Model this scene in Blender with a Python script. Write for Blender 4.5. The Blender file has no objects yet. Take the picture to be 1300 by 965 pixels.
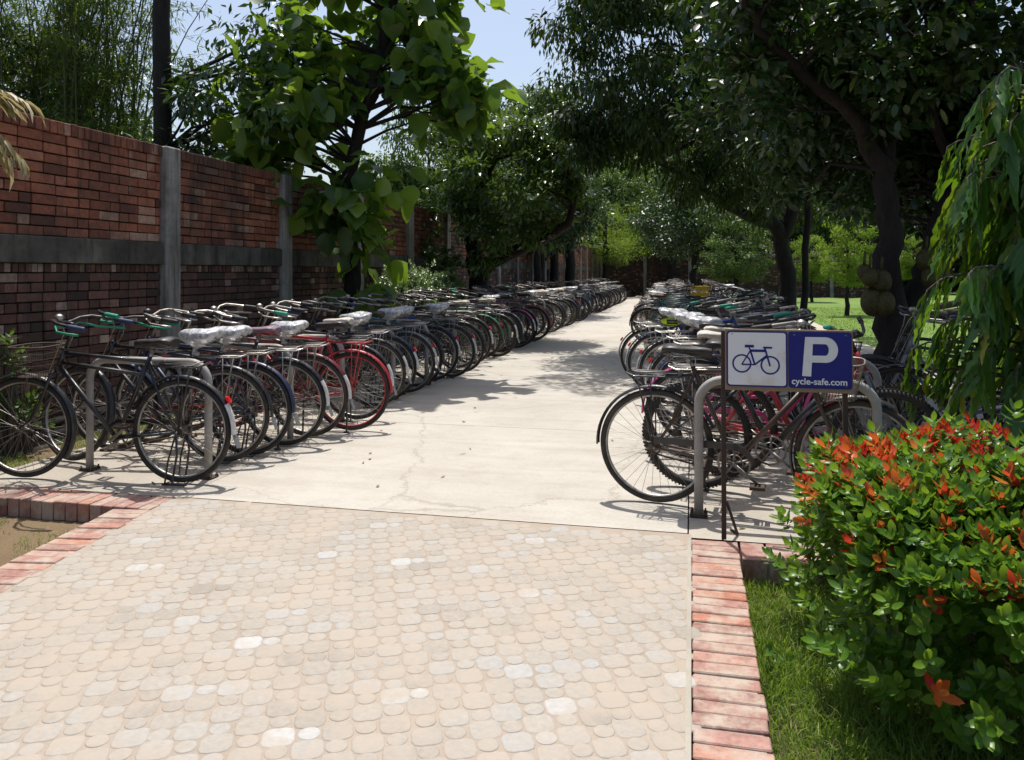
import bpy, math, random
import numpy as np
from mathutils import Vector, Matrix, noise
C = bpy.context.scene.collection
PI = math.pi
H = 1.4; TH = math.atan(0.228)
R0 = random.Random(7)

def at(px, py, h=0.0):
    """ground point (height h) that stands at a given place of the photograph"""
    k = (H-h)/(py-345.0)
    xc, zc = (px-650)*k, 1000*k
    return (xc*math.cos(TH)-zc*math.sin(TH), xc*math.sin(TH)+zc*math.cos(TH))
def ray(px, zc, py=None):
    xc = (px-650)*zc/1000
    x, y = xc*math.cos(TH)-zc*math.sin(TH), xc*math.sin(TH)+zc*math.cos(TH)
    return (x, y) if py is None else (x, y, H+(345-py)*zc/1000)

# ------------------------------------------------------------------ mesh builder
class MB:
    def __init__(s): s.v = []; s.f = []; s.t = []; s.flat = []
    def face(s, idx, tint=0.5, flat=False): s.f.append(tuple(idx)); s.t.append(tint); s.flat.append(flat)
    def tube(s, pts, r, n=8, closed=False, tint=0.5, caps=True, sq=1.0):
        pts = [Vector(p) for p in pts]; m = len(pts)
        rs = r if isinstance(r, (list, tuple)) else [r]*m
        tan = []
        for i in range(m):
            a = pts[(i-1) % m] if (closed or i > 0) else pts[i]
            b = pts[(i+1) % m] if (closed or i < m-1) else pts[i]
            tan.append((b-a).normalized())
        up = Vector((0, 0, 1)) if abs(tan[0].z) < 0.9 else Vector((0, 1, 0))
        nrm = (up - tan[0]*up.dot(tan[0])).normalized()
        b0 = len(s.v)
        for i in range(m):
            nrm = (nrm - tan[i]*nrm.dot(tan[i]))
            nrm = nrm.normalized() if nrm.length > 1e-6 else tan[i].orthogonal().normalized()
            bi = tan[i].cross(nrm)
            for k in range(n):
                a = 2*PI*k/n
                s.v.append(tuple(pts[i] + (nrm*math.cos(a)*sq + bi*math.sin(a))*rs[i]))
        for i in range(m if closed else m-1):
            j = (i+1) % m
            for k in range(n):
                k2 = (k+1) % n
                s.face((b0+i*n+k, b0+i*n+k2, b0+j*n+k2, b0+j*n+k), tint)
        if caps and not closed:
            s.face([b0+k for k in range(n)][::-1], tint, True)
            s.face([b0+(m-1)*n+k for k in range(n)], tint, True)
        return s
    def ring(s, c, R, r, n=40, k=8, axis='y', sq=1.0, tint=0.5):
        pts = []
        b0 = len(s.v); cx, cy, cz = c
        for i in range(n):
            a = 2*PI*i/n
            for j in range(k):
                b = 2*PI*j/k
                rr = R + r*math.cos(b)*sq; o = r*math.sin(b)
                s.v.append((cx+rr*math.cos(a), cy+o, cz+rr*math.sin(a)))
        for i in range(n):
            i2 = (i+1) % n
            for j in range(k):
                j2 = (j+1) % k
                s.face((b0+i*k+j, b0+i*k+j2, b0+i2*k+j2, b0+i2*k+j), tint)
        return s
    def box(s, c, d, rot=None, tint=0.5, bev=0.0, jit=0.0, rnd=None):
        b0 = len(s.v); hx, hy, hz = d[0]/2, d[1]/2, d[2]/2
        M = rot or Matrix.Identity(3)
        def add(x, y, z):
            p = M @ Vector((x, y, z)); s.v.append((c[0]+p.x, c[1]+p.y, c[2]+p.z))
        if bev <= 0:
            for x in (-hx, hx):
                for y in (-hy, hy):
                    for z in (-hz, hz): add(x, y, z)
            for q in ((0, 1, 3, 2), (4, 6, 7, 5), (0, 4, 5, 1), (2, 3, 7, 6), (0, 2, 6, 4), (1, 5, 7, 3)):
                s.face([b0+i for i in q], tint, True)
        else:
            b = bev; idx = {}
            for sx in (-1, 1):
                for sy in (-1, 1):
                    for sz in (-1, 1):
                        for ax in range(3):
                            p = [sx*(hx-b), sy*(hy-b), sz*(hz-b)]
                            p[ax] = (sx*hx, sy*hy, sz*hz)[ax]
                            idx[(sx, sy, sz, ax)] = len(s.v); add(*p)
            S = (-1, 1)
            for ax in range(3):
                o = [a for a in range(3) if a != ax]
                for sg in S:
                    ring = []
                    for (u, w) in ((-1, -1), (1, -1), (1, 1), (-1, 1)):
                        k = [0, 0, 0]; k[ax] = sg; k[o[0]] = u; k[o[1]] = w
                        ring.append(idx[(k[0], k[1], k[2], ax)])
                    if (sg > 0) != (ax != 1): ring = ring[::-1]
                    s.face(ring, tint, True)
            for ax in range(3):
                o = [a for a in range(3) if a != ax]
                for u in S:
                    for w in S:
                        ka = [0, 0, 0]; kb = [0, 0, 0]
                        ka[ax] = -1; kb[ax] = 1
                        for k in (ka, kb): k[o[0]] = u; k[o[1]] = w
                        s.face((idx[(*ka, o[0])], idx[(*kb, o[0])], idx[(*kb, o[1])], idx[(*ka, o[1])]), tint, True)
            for sx in S:
                for sy in S:
                    for sz in S:
                        s.face([idx[(sx, sy, sz, a)] for a in range(3)], tint, True)
        return s
    def sphere(s, c, r, n=10, m=6, sc=(1, 1, 1), tint=0.5):
        b0 = len(s.v)
        for i in range(m+1):
            a = PI*i/m
            for k in range(n):
                b = 2*PI*k/n
                s.v.append((c[0]+r*sc[0]*math.sin(a)*math.cos(b), c[1]+r*sc[1]*math.sin(a)*math.sin(b), c[2]+r*sc[2]*math.cos(a)))
        for i in range(m):
            for k in range(n):
                k2 = (k+1) % n
                s.face((b0+i*n+k, b0+(i+1)*n+k, b0+(i+1)*n+k2, b0+i*n+k2), tint)
        return s
    def strip(s, rows, tint=0.5, flat=False):
        b0 = len(s.v); n = len(rows[0])
        for r in rows:
            for p in r: s.v.append(tuple(p))
        for i in range(len(rows)-1):
            for k in range(n-1):
                s.face((b0+i*n+k, b0+i*n+k+1, b0+(i+1)*n+k+1, b0+(i+1)*n+k), tint, flat)
        return s
    def mesh(s, name):
        me = bpy.data.meshes.new(name); me.from_pydata(s.v, [], s.f); 
        me.polygons.foreach_set('use_smooth', [not q for q in s.flat])
        a = me.attributes.new('tint', 'FLOAT', 'FACE'); a.data.foreach_set('value', s.t)
        me.materials.append(None); me.update(); return me

def link(name, me, m, parent=None):
    o = bpy.data.objects.new(name, me); C.objects.link(o)
    if len(me.materials) == 0: me.materials.append(None)
    o.material_slots[0].link = 'OBJECT'; o.material_slots[0].material = m
    if parent: o.parent = parent
    return o
def build(mb, name, m, parent=None): return link(name, mb.mesh(name), m, parent)
def empty(name, label, cat, loc=(0, 0, 0), rz=0, group=None):
    o = bpy.data.objects.new(name, None); C.objects.link(o); o.location = loc; o.rotation_euler.z = rz
    o.empty_display_size = 0.1
    o['label'] = label; o['category'] = cat
    if group: o['group'] = group
    return o
def tag(o, label, cat=None, group=None, kind=None):
    if label: o['label'] = label
    if cat: o['category'] = cat
    if group: o['group'] = group
    if kind: o['kind'] = kind
    return o
def npmesh(name, V, Q, T, smooth=True):
    me = bpy.data.meshes.new(name); n = len(V); m, k = Q.shape
    me.vertices.add(n); me.vertices.foreach_set('co', np.ascontiguousarray(V, dtype=np.float32).ravel())
    me.loops.add(m*k); me.loops.foreach_set('vertex_index', np.ascontiguousarray(Q, dtype=np.int32).ravel())
    me.polygons.add(m); me.polygons.foreach_set('loop_start', np.arange(0, m*k, k, dtype=np.int32))
    me.polygons.foreach_set('use_smooth', np.full(m, smooth))
    a = me.attributes.new('tint', 'FLOAT', 'FACE'); a.data.foreach_set('value', np.ascontiguousarray(T, dtype=np.float32))
    me.update(calc_edges=True); me.materials.append(None); return me

# ------------------------------------------------------------------ materials
def newmat(name):
    m = bpy.data.materials.new(name); m.use_nodes = True
    nt = m.node_tree; b = nt.nodes['Principled BSDF']; return m, nt, b
def N(nt, t, **k):
    n = nt.nodes.new(t)
    for a, v in k.items():
        if a in n.inputs: n.inputs[a].default_value = v
        else: setattr(n, a, v)
    return n
def ramp(nt, fac, stops, interp='LINEAR'):
    r = nt.nodes.new('ShaderNodeValToRGB'); e = r.color_ramp.elements; r.color_ramp.interpolation = interp
    while len(e) < len(stops): e.new(0.5)
    for i, (p, c) in enumerate(stops): e[i].position = p; e[i].color = (*c, 1)
    nt.links.new(fac, r.inputs[0]); return r.outputs[0]
def mixc(nt, fac, a, b, mode='MIX'):
    n = nt.nodes.new('ShaderNodeMix'); n.data_type = 'RGBA'; n.blend_type = mode
    for sock, v in ((n.inputs[0], fac), (n.inputs[6], a), (n.inputs[7], b)):
        if isinstance(v, bpy.types.NodeSocket): nt.links.new(v, sock)
        elif isinstance(v, (int, float)): sock.default_value = v
        else: sock.default_value = (*v, 1)
    return n.outputs[2]
def objco(nt, scale=(1, 1, 1), world=False):
    if world:
        g = nt.nodes.new('ShaderNodeNewGeometry'); src = g.outputs['Position']
    else:
        g = nt.nodes.new('ShaderNodeTexCoord'); src = g.outputs['Object']
    mp = nt.nodes.new('ShaderNodeMapping'); mp.inputs['Scale'].default_value = scale
    nt.links.new(src, mp.inputs[0]); return mp.outputs[0]
def noi(nt, co, scale, detail=4, rough=0.55):
    n = N(nt, 'ShaderNodeTexNoise', Scale=scale, Detail=detail, Roughness=rough)
    nt.links.new(co, n.inputs['Vector']); return n.outputs['Fac']
def bump(nt, b, h, strength=0.3, dist=0.01):
    n = N(nt, 'ShaderNodeBump', Strength=strength, Distance=dist); nt.links.new(h, n.inputs['Height'])
    nt.links.new(n.outputs[0], b.inputs['Normal'])

def paint(name, col, rough=0.35, metal=0.0, dust=0.35, dustcol=(0.22, 0.17, 0.12), coat=0.0, scale=14):
    m, nt, b = newmat(name); co = objco(nt)
    f = noi(nt, co, scale, 6, 0.65)
    d = ramp(nt, f, [(0.42, (0, 0, 0)), (0.72, (dust, dust, dust))])
    c = mixc(nt, d, col, dustcol); nt.links.new(c, b.inputs['Base Color'])
    r = ramp(nt, f, [(0.35, (rough,)*3), (0.75, (min(1, rough+0.35),)*3)]); nt.links.new(r, b.inputs['Roughness'])
    b.inputs['Metallic'].default_value = metal; b.inputs['Coat Weight'].default_value = coat
    return m
M = {}
for nm, col in dict(black=(0.012, 0.013, 0.016), red=(0.42, 0.012, 0.02), pink=(0.55, 0.05, 0.2), blue=(0.015, 0.05, 0.25),
                    green=(0.02, 0.2, 0.09), teal=(0.01, 0.18, 0.17), grey=(0.16, 0.17, 0.18), maroon=(0.12, 0.012, 0.02),
                    navy=(0.01, 0.018, 0.06), orange=(0.5, 0.12, 0.02), white=(0.55, 0.55, 0.52), brown=(0.055, 0.03, 0.018)).items():
    M[nm] = paint('paint_'+nm, col, 0.3, 0, 0.16, (0.16, 0.12, 0.08), coat=0.3)
M['chrome'] = paint('bright_metal', (0.5, 0.49, 0.46), 0.25, 1.0, 0.75, (0.2, 0.13, 0.08))
M['steel'] = paint('dull_steel', (0.3, 0.29, 0.27), 0.42, 0.9, 0.55, (0.14, 0.08, 0.045))
M['rim'] = paint('rim_metal', (0.42, 0.41, 0.39), 0.35, 0.9, 0.6, (0.16, 0.12, 0.08))
M['ruststeel'] = paint('rusty_steel', (0.05, 0.038, 0.03), 0.6, 0.3, 0.7, (0.12, 0.055, 0.03))
M['rubber'] = paint('tyre_rubber', (0.014, 0.013, 0.012), 0.7, 0, 0.4, (0.13, 0.1, 0.075), scale=9)
M['rubber_tan'] = paint('dusty_tyre_rubber', (0.03, 0.025, 0.02), 0.8, 0, 0.6, (0.14, 0.11, 0.08), scale=9)
M['saddle_black'] = paint('black_saddle_skin', (0.014, 0.014, 0.016), 0.38, 0, 0.25)
M['saddle_brown'] = paint('brown_saddle_leather', (0.1, 0.05, 0.025), 0.45, 0, 0.35)
M['saddle_white'] = paint('cream_saddle_cover', (0.55, 0.5, 0.42), 0.55, 0, 0.3)
M['saddle_purple'] = paint('mauve_saddle_cover', (0.2, 0.13, 0.17), 0.5, 0, 0.3)
M['grip_green'] = paint('green_grip', (0.01, 0.26, 0.16), 0.45, 0, 0.15)
M['grip_black'] = paint('black_grip', (0.015, 0.015, 0.017), 0.5, 0, 0.2)
M['grip_navy'] = paint('navy_grip', (0.015, 0.03, 0.09), 0.5, 0, 0.2)
M['reflector'] = paint('red_reflector', (0.65, 0.01, 0.01), 0.12, 0, 0.1)
M['tail_white'] = paint('white_tail_paint', (0.62, 0.62, 0.6), 0.4, 0, 0.55)
M['galv'] = paint('galvanised_steel', (0.36, 0.35, 0.33), 0.55, 0.25, 0.7, (0.27, 0.22, 0.16), scale=7)
def wrapmat():
    m, nt, b = newmat('clear_plastic_bag'); co = objco(nt)
    b.inputs['Base Color'].default_value = (0.75, 0.75, 0.76, 1); b.inputs['Roughness'].default_value = 0.18
    f = noi(nt, co, 28, 3, 0.6); bump(nt, b, f, 0.9, 0.012)
    t = nt.nodes.new('ShaderNodeBsdfTransparent'); mx = nt.nodes.new('ShaderNodeMixShader')
    fac = ramp(nt, f, [(0.35, (0.35,)*3), (0.62, (0.85,)*3)])
    nt.links.new(fac, mx.inputs[0]); nt.links.new(t.outputs[0], mx.inputs[1]); nt.links.new(b.outputs[0], mx.inputs[2])
    nt.links.new(mx.outputs[0], nt.nodes['Material Output'].inputs[0]); return m
M['wrap'] = wrapmat()

def leafmat(name, stops, rough=0.4, trans=0.3, tcol=(0.25, 0.4, 0.03), spec=0.5):
    m, nt, b = newmat(name)
    a = N(nt, 'ShaderNodeAttribute', attribute_name='tint')
    c = ramp(nt, a.outputs['Fac'], stops)
    nt.links.new(c, b.inputs['Base Color']); b.inputs['Roughness'].default_value = rough
    b.inputs['Specular IOR Level'].default_value = spec
    if trans > 0:
        t = nt.nodes.new('ShaderNodeBsdfTranslucent')
        nt.links.new(mixc(nt, 0.6, c, tcol), t.inputs[0])
        mx = nt.nodes.new('ShaderNodeMixShader'); mx.inputs[0].default_value = trans
        nt.links.new(b.outputs[0], mx.inputs[1]); nt.links.new(t.outputs[0], mx.inputs[2])
        nt.links.new(mx.outputs[0], nt.nodes['Material Output'].inputs[0])
    return m
LF = dict(
 dark=leafmat('dark_leaf', [(0, (0.014, 0.034, 0.008)), (0.6, (0.028, 0.062, 0.012)), (0.93, (0.05, 0.09, 0.02)), (1, (0.12, 0.16, 0.03))], 0.38, 0.12, (0.14, 0.3, 0.01), 0.5),
 mango=leafmat('mango_leaf', [(0, (0.012, 0.03, 0.007)), (0.6, (0.026, 0.058, 0.01)), (1, (0.065, 0.105, 0.018))], 0.42, 0.15, (0.18, 0.32, 0.01), 0.35),
 waxy=leafmat('waxy_leaf', [(0, (0.025, 0.055, 0.016)), (0.6, (0.055, 0.11, 0.025)), (1, (0.13, 0.2, 0.035))], 0.28, 0.26, (0.25, 0.42, 0.02), 0.55),
 teak=leafmat('teak_leaf', [(0, (0.025, 0.07, 0.022)), (0.5, (0.05, 0.115, 0.03)), (0.78, (0.1, 0.18, 0.03)), (1, (0.19, 0.27, 0.04))], 0.36, 0.4, (0.38, 0.6, 0.03), 0.55),
 light=leafmat('feathery_leaf', [(0, (0.08, 0.145, 0.024)), (1, (0.17, 0.25, 0.04))], 0.6, 0.48, (0.36, 0.52, 0.03), 0.25),
 pale=leafmat('pale_shrub_leaf', [(0, (0.06, 0.11, 0.035)), (0.7, (0.14, 0.21, 0.08)), (1, (0.35, 0.42, 0.25))], 0.25, 0.3, (0.3, 0.45, 0.1), 0.6),
 mid=leafmat('mid_green_leaf', [(0, (0.03, 0.075, 0.012)), (0.7, (0.055, 0.105, 0.022)), (1, (0.11, 0.16, 0.03))], 0.5, 0.3, (0.22, 0.36, 0.03), 0.3),
 bamboo=leafmat('bamboo_leaf', [(0, (0.025, 0.055, 0.012)), (0.7, (0.065, 0.115, 0.02)), (1, (0.18, 0.22, 0.05))], 0.45, 0.35, (0.3, 0.45, 0.02), 0.35),
 ashoka=leafmat('drooping_leaf', [(0, (0.02, 0.075, 0.014)), (0.65, (0.055, 0.15, 0.025)), (0.82, (0.15, 0.22, 0.03)), (1, (0.32, 0.26, 0.03))], 0.35, 0.36, (0.35, 0.6, 0.02), 0.45),
 bush=leafmat('clipped_bush_leaf', [(0, (0.035, 0.1, 0.012)), (0.55, (0.085, 0.19, 0.02)), (1, (0.18, 0.29, 0.03))], 0.36, 0.3, (0.34, 0.55, 0.03), 0.35),
 redleaf=leafmat('young_red_leaf', [(0, (0.4, 0.012, 0.022)), (0.5, (0.52, 0.03, 0.02)), (1, (0.6, 0.2, 0.03))], 0.38, 0.35, (0.8, 0.12, 0.03), 0.4),
 grass=leafmat('grass_blade', [(0, (0.10, 0.18, 0.025)), (0.6, (0.2, 0.28, 0.05)), (1, (0.42, 0.38, 0.17))], 0.5, 0.4, (0.35, 0.55, 0.03), 0.3),
 dry=leafmat('dry_frond', [(0, (0.12, 0.13, 0.04)), (0.5, (0.32, 0.25, 0.12)), (1, (0.5, 0.44, 0.3))], 0.5, 0.3, (0.6, 0.5, 0.2), 0.4))
def barkmat(name, c1, c2):
    m, nt, b = newmat(name); co = objco(nt, (6, 6, 1.6), True)
    f = noi(nt, co, 3.0, 7, 0.65); nt.links.new(ramp(nt, f, [(0.3, c1), (0.7, c2)]), b.inputs['Base Color'])
    b.inputs['Roughness'].default_value = 0.9; bump(nt, b, f, 0.8, 0.04); return m
BK = dict(dark=barkmat('dark_bark', (0.006, 0.005, 0.004), (0.024, 0.019, 0.015)), red=barkmat('red_brown_bark', (0.008, 0.005, 0.004), (0.028, 0.018, 0.013)),
          grey=barkmat('grey_bark', (0.06, 0.05, 0.04), (0.17, 0.14, 0.11)), culm=barkmat('bamboo_culm', (0.05, 0.07, 0.02), (0.13, 0.14, 0.05)))

def concrete(name, c1, c2, c3, sc=1.0, bmp=0.15, stain=(0.3, 0.24, 0.17), rough=0.85, contrast=0.35, streak=None, crack=False):
    m, nt, b = newmat(name); co = objco(nt, (1, 1, 1), True)
    f = noi(nt, co, 0.9*sc, 6, 0.6); g = noi(nt, co, 55*sc, 4, 0.7); k = noi(nt, co, 5*sc, 5, 0.7)
    c = ramp(nt, f, [(0.3, c1), (0.5, c2), (0.72, c3)])
    c = mixc(nt, ramp(nt, k, [(0.5, (0, 0, 0)), (0.75, (contrast,)*3)]), c, stain)
    if streak:
        q = noi(nt, objco(nt, (1, 1, 0.09), True), 9, 5, 0.6)
        c = mixc(nt, ramp(nt, q, [(0.5, (0, 0, 0)), (0.66, (0.75,)*3)]), c, streak)
    if crack:
        co2 = nt.nodes.new('ShaderNodeVectorMath'); co2.operation = 'MULTIPLY_ADD'
        w_ = N(nt, 'ShaderNodeTexNoise', Scale=1.7, Detail=6.0, Roughness=.7); nt.links.new(co, w_.inputs['Vector'])
        nt.links.new(w_.outputs['Color'], co2.inputs[0]); co2.inputs[1].default_value = (.55, .55, 0); nt.links.new(co, co2.inputs[2])
        vo = N(nt, 'ShaderNodeTexVoronoi', feature='DISTANCE_TO_EDGE', Scale=.33); nt.links.new(co2.outputs[0], vo.inputs['Vector'])
        c = mixc(nt, ramp(nt, vo.outputs['Distance'], [(0.0, (.45,)*3), (0.0012, (.3,)*3), (0.0022, (0,)*3)]), c, (0.2, 0.165, 0.13))
        p2 = noi(nt, objco(nt, (0.5, 3.2, 1), True), 1.6, 6, 0.62)
        c = mixc(nt, ramp(nt, p2, [(0.48, (0, 0, 0)), (0.7, (.55,)*3)]), c, (0.37, 0.33, 0.27))
        p3 = noi(nt, co, 14, 6, 0.75)
        c = mixc(nt, ramp(nt, p3, [(0.6, (0, 0, 0)), (0.72, (.4,)*3)]), c, (0.3, 0.26, 0.2))
    c = mixc(nt, 0.35, c, ramp(nt, g, [(0.3, (0.6, 0.6, 0.6)), (0.7, (1, 1, 1))]), 'MULTIPLY')
    nt.links.new(c, b.inputs['Base Color']); b.inputs['Roughness'].default_value = rough
    bump(nt, b, g, bmp, 0.006); return m
M['path'] = concrete('worn_concrete', (0.43, 0.395, 0.335), (0.48, 0.445, 0.385), (0.53, 0.50, 0.44), crack=True)
M['pad'] = concrete('dusty_concrete', (0.37, 0.325, 0.265), (0.43, 0.385, 0.32), (0.48, 0.435, 0.365), crack=True)
M['mortar'] = concrete('sandy_joint', (0.33, 0.27, 0.21), (0.38, 0.31, 0.24), (0.40, 0.345, 0.28), 3)
M['band'] = concrete('stained_wall_concrete', (0.045, 0.042, 0.036), (0.10, 0.093, 0.08), (0.2, 0.185, 0.16), 2.2, 0.4, (0.025, 0.024, 0.02), 0.9, 0.6, streak=(0.02, 0.018, 0.015))
M['post'] = concrete('grey_post_concrete', (0.2, 0.195, 0.18), (0.31, 0.3, 0.28), (0.4, 0.39, 0.36), 2.2, 0.4, (0.07, 0.065, 0.055), 0.9, 0.5, streak=(0.07, 0.065, 0.055))
M['edging'] = concrete('pale_edging', (0.32, 0.29, 0.24), (0.38, 0.35, 0.29), (0.42, 0.38, 0.32), 3)
def soil(name, c1, c2, c3, s=6):
    m, nt, b = newmat(name); co = objco(nt, (1, 1, 1), True)
    f = noi(nt, co, s*0.3, 6, 0.6); g = noi(nt, co, s*12, 5, 0.7)
    c = mixc(nt, 0.45, ramp(nt, f, [(0.3, c1), (0.55, c2), (0.75, c3)]), ramp(nt, g, [(0.3, (0.35,)*3), (0.7, (1, 1, 1))]), 'MULTIPLY')
    nt.links.new(c, b.inputs['Base Color']); b.inputs['Roughness'].default_value = 0.95; bump(nt, b, g, 0.7, 0.02); return m
M['soil'] = soil('dry_soil', (0.17, 0.115, 0.06), (0.24, 0.165, 0.09), (0.2, 0.17, 0.07))
M['ground'] = soil('leafy_earth', (0.05, 0.045, 0.022), (0.08, 0.075, 0.03), (0.12, 0.1, 0.05), 2)
M['lawn'] = soil('mown_lawn', (0.11, 0.2, 0.028), (0.145, 0.235, 0.035), (0.21, 0.28, 0.055), 1.2)
def tinted(name, stops, rough=0.85, noise_amt=0.5, nscale=30, bmp=0.4, stain=None, stainsc=1.2):
    m, nt, b = newmat(name); co = objco(nt, (1, 1, 1), True)
    a = N(nt, 'ShaderNodeAttribute', attribute_name='tint'); c = ramp(nt, a.outputs['Fac'], stops)
    g = noi(nt, co, nscale, 6, 0.7)
    c = mixc(nt, noise_amt, c, ramp(nt, g, [(0.3, (0.45,)*3), (0.65, (1.1,)*3)]), 'MULTIPLY')
    if stain:
        k = noi(nt, co, stainsc, 8, 0.72)
        c = mixc(nt, ramp(nt, k, [(0.44, (0, 0, 0)), (0.6, (stain[3],)*3)]), c, stain[:3])
    if stain and len(stain) > 4:
        q = noi(nt, objco(nt, (1, 1, 0.12), True), 7, 5, 0.65)
        c = mixc(nt, ramp(nt, q, [(0.52, (0, 0, 0)), (0.68, (stain[4],)*3)]), c, (0.03, 0.024, 0.02))
        q2 = noi(nt, objco(nt, (1, 1, 0.4), True), 5.5, 6, 0.7)
        c = mixc(nt, ramp(nt, q2, [(0.6, (0, 0, 0)), (0.74, (stain[4]*.7,)*3)]), c, (0.4, 0.33, 0.28))
    nt.links.new(c, b.inputs['Base Color']); b.inputs['Roughness'].default_value = rough; bump(nt, b, g, bmp, 0.006); return m
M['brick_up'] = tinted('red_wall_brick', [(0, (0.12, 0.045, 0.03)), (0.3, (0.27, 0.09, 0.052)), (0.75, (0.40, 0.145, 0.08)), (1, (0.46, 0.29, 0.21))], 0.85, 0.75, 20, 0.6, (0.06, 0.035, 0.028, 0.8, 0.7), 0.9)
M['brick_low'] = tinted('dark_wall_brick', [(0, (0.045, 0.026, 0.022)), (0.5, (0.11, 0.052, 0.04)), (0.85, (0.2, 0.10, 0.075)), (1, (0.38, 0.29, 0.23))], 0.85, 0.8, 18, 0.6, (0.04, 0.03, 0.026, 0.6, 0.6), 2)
M['brick_kerb'] = tinted('kerb_brick', [(0, (0.27, 0.13, 0.105)), (0.35, (0.38, 0.2, 0.16)), (0.65, (0.42, 0.235, 0.19)), (0.85, (0.45, 0.18, 0.105)), (1, (0.48, 0.34, 0.28))], 0.9, 0.75, 24, 0.7, (0.43, 0.35, 0.28, 0.95), 5)
M['paver'] = tinted('cast_paver', [(0, (0.30, 0.265, 0.22)), (0.25, (0.345, 0.31, 0.26)), (0.6, (0.385, 0.35, 0.30)), (0.85, (0.37, 0.36, 0.335)), (1, (0.47, 0.455, 0.425))], 0.8, 0.3, 40, 0.3, (0.385, 0.325, 0.26, 0.92), 2.6)
M['blue'+'_enamel'] = paint('blue_enamel', (0.001, 0.0025, 0.17), 0.35, 0, 0.03)
M['enamel'] = None
def enamel():
    m, nt, b = newmat('aged_white_enamel'); co = objco(nt)
    k = noi(nt, co, 7, 5, 0.65)
    c = ramp(nt, k, [(0.5, (0.82, 0.8, 0.78)), (0.66, (0.72, 0.62, 0.5)), (0.76, (0.45, 0.26, 0.09))])
    nt.links.new(c, b.inputs['Base Color']); b.inputs['Roughness'].default_value = 0.4; return m
M['enamel'] = enamel()
M['lettering'] = paint('white_lettering', (0.82, 0.8, 0.78), 0.4, 0, 0.15)
M['woodframe'] = paint('faded_wood_frame', (0.28, 0.2, 0.12), 0.8, 0, 0.5)
M['fruit'] = tinted('jackfruit_rind', [(0, (0.05, 0.043, 0.008)), (1, (0.10, 0.08, 0.014))], 0.7, 0.6, 60, 1.0)
M['cable'] = paint('black_cable', (0.02, 0.02, 0.02), 0.6)
M['pipe'] = paint('grey_pipe', (0.12, 0.115, 0.1), 0.6, 0, 0.5)
M['yellow'] = paint('yellow_plastic', (0.6, 0.42, 0.01), 0.45, 0, 0.2)
M['lime'] = paint('lime_plastic', (0.5, 0.65, 0.01), 0.4, 0, 0.1)

# ------------------------------------------------------------------ setting: ground, path, beds
def sheet(name, x0, x1, y0, y1, z, m, nx=1, ny=1, wob=0.0, kind='structure', label=None):
    mb = MB(); rows = []
    for j in range(ny+1):
        y = y0+(y1-y0)*j/ny
        rows.append([(x0+(x1-x0)*i/nx, y, z+(noise.noise(Vector(((x0+(x1-x0)*i/nx)*0.9, y*0.9, 3.1)))*wob if wob else 0)) for i in range(nx+1)])
    mb.strip(rows); o = build(mb, name, m); o['kind'] = kind
    if label: o['label'] = label
    return o
sheet('ground', -400, 400, -200, 500, -0.14, M['ground'])
sheet('lawn', 2.6, 60, 13.5, 62, -0.06, M['lawn'], 60, 50, 0.05)
PXL, PXR = -3.12, -0.022      # the two edges of the path
SEAM = 4.32
sheet('path', PXL, PXR, SEAM+0.012, 47, -0.004, M['path'])
sheet('parking_pad', -4.66, PXL-0.008, SEAM, 44, -0.006, M['pad'])
sheet('parking_pad', PXR+0.008, 3.3, SEAM-0.05, 44, -0.006, M['pad'])
sheet('soil_bed', -12, -2.9, -3, 4.07, -0.118, M['soil'], 60, 40, 0.035)
sheet('grass_strip', -5.4, -4.70, SEAM-0.02, 44, -0.03, M['soil'], 6, 200, 0.03)
# slab edges (give the concrete its thickness at the seam) and joints
mb = MB()
y = SEAM+2.6
while y < 44:
    mb.box(((PXL+PXR)/2, y, -0.0115), (PXR-PXL-0.05, 0.006, 0.016)); y += 3.0
for X in (PXL-0.004, PXR+0.004): mb.box((X, 25, -0.012), (0.010, 38, 0.013))
o = build(mb, 'path_joint', M['soil']); o['kind'] = 'structure'
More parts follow.
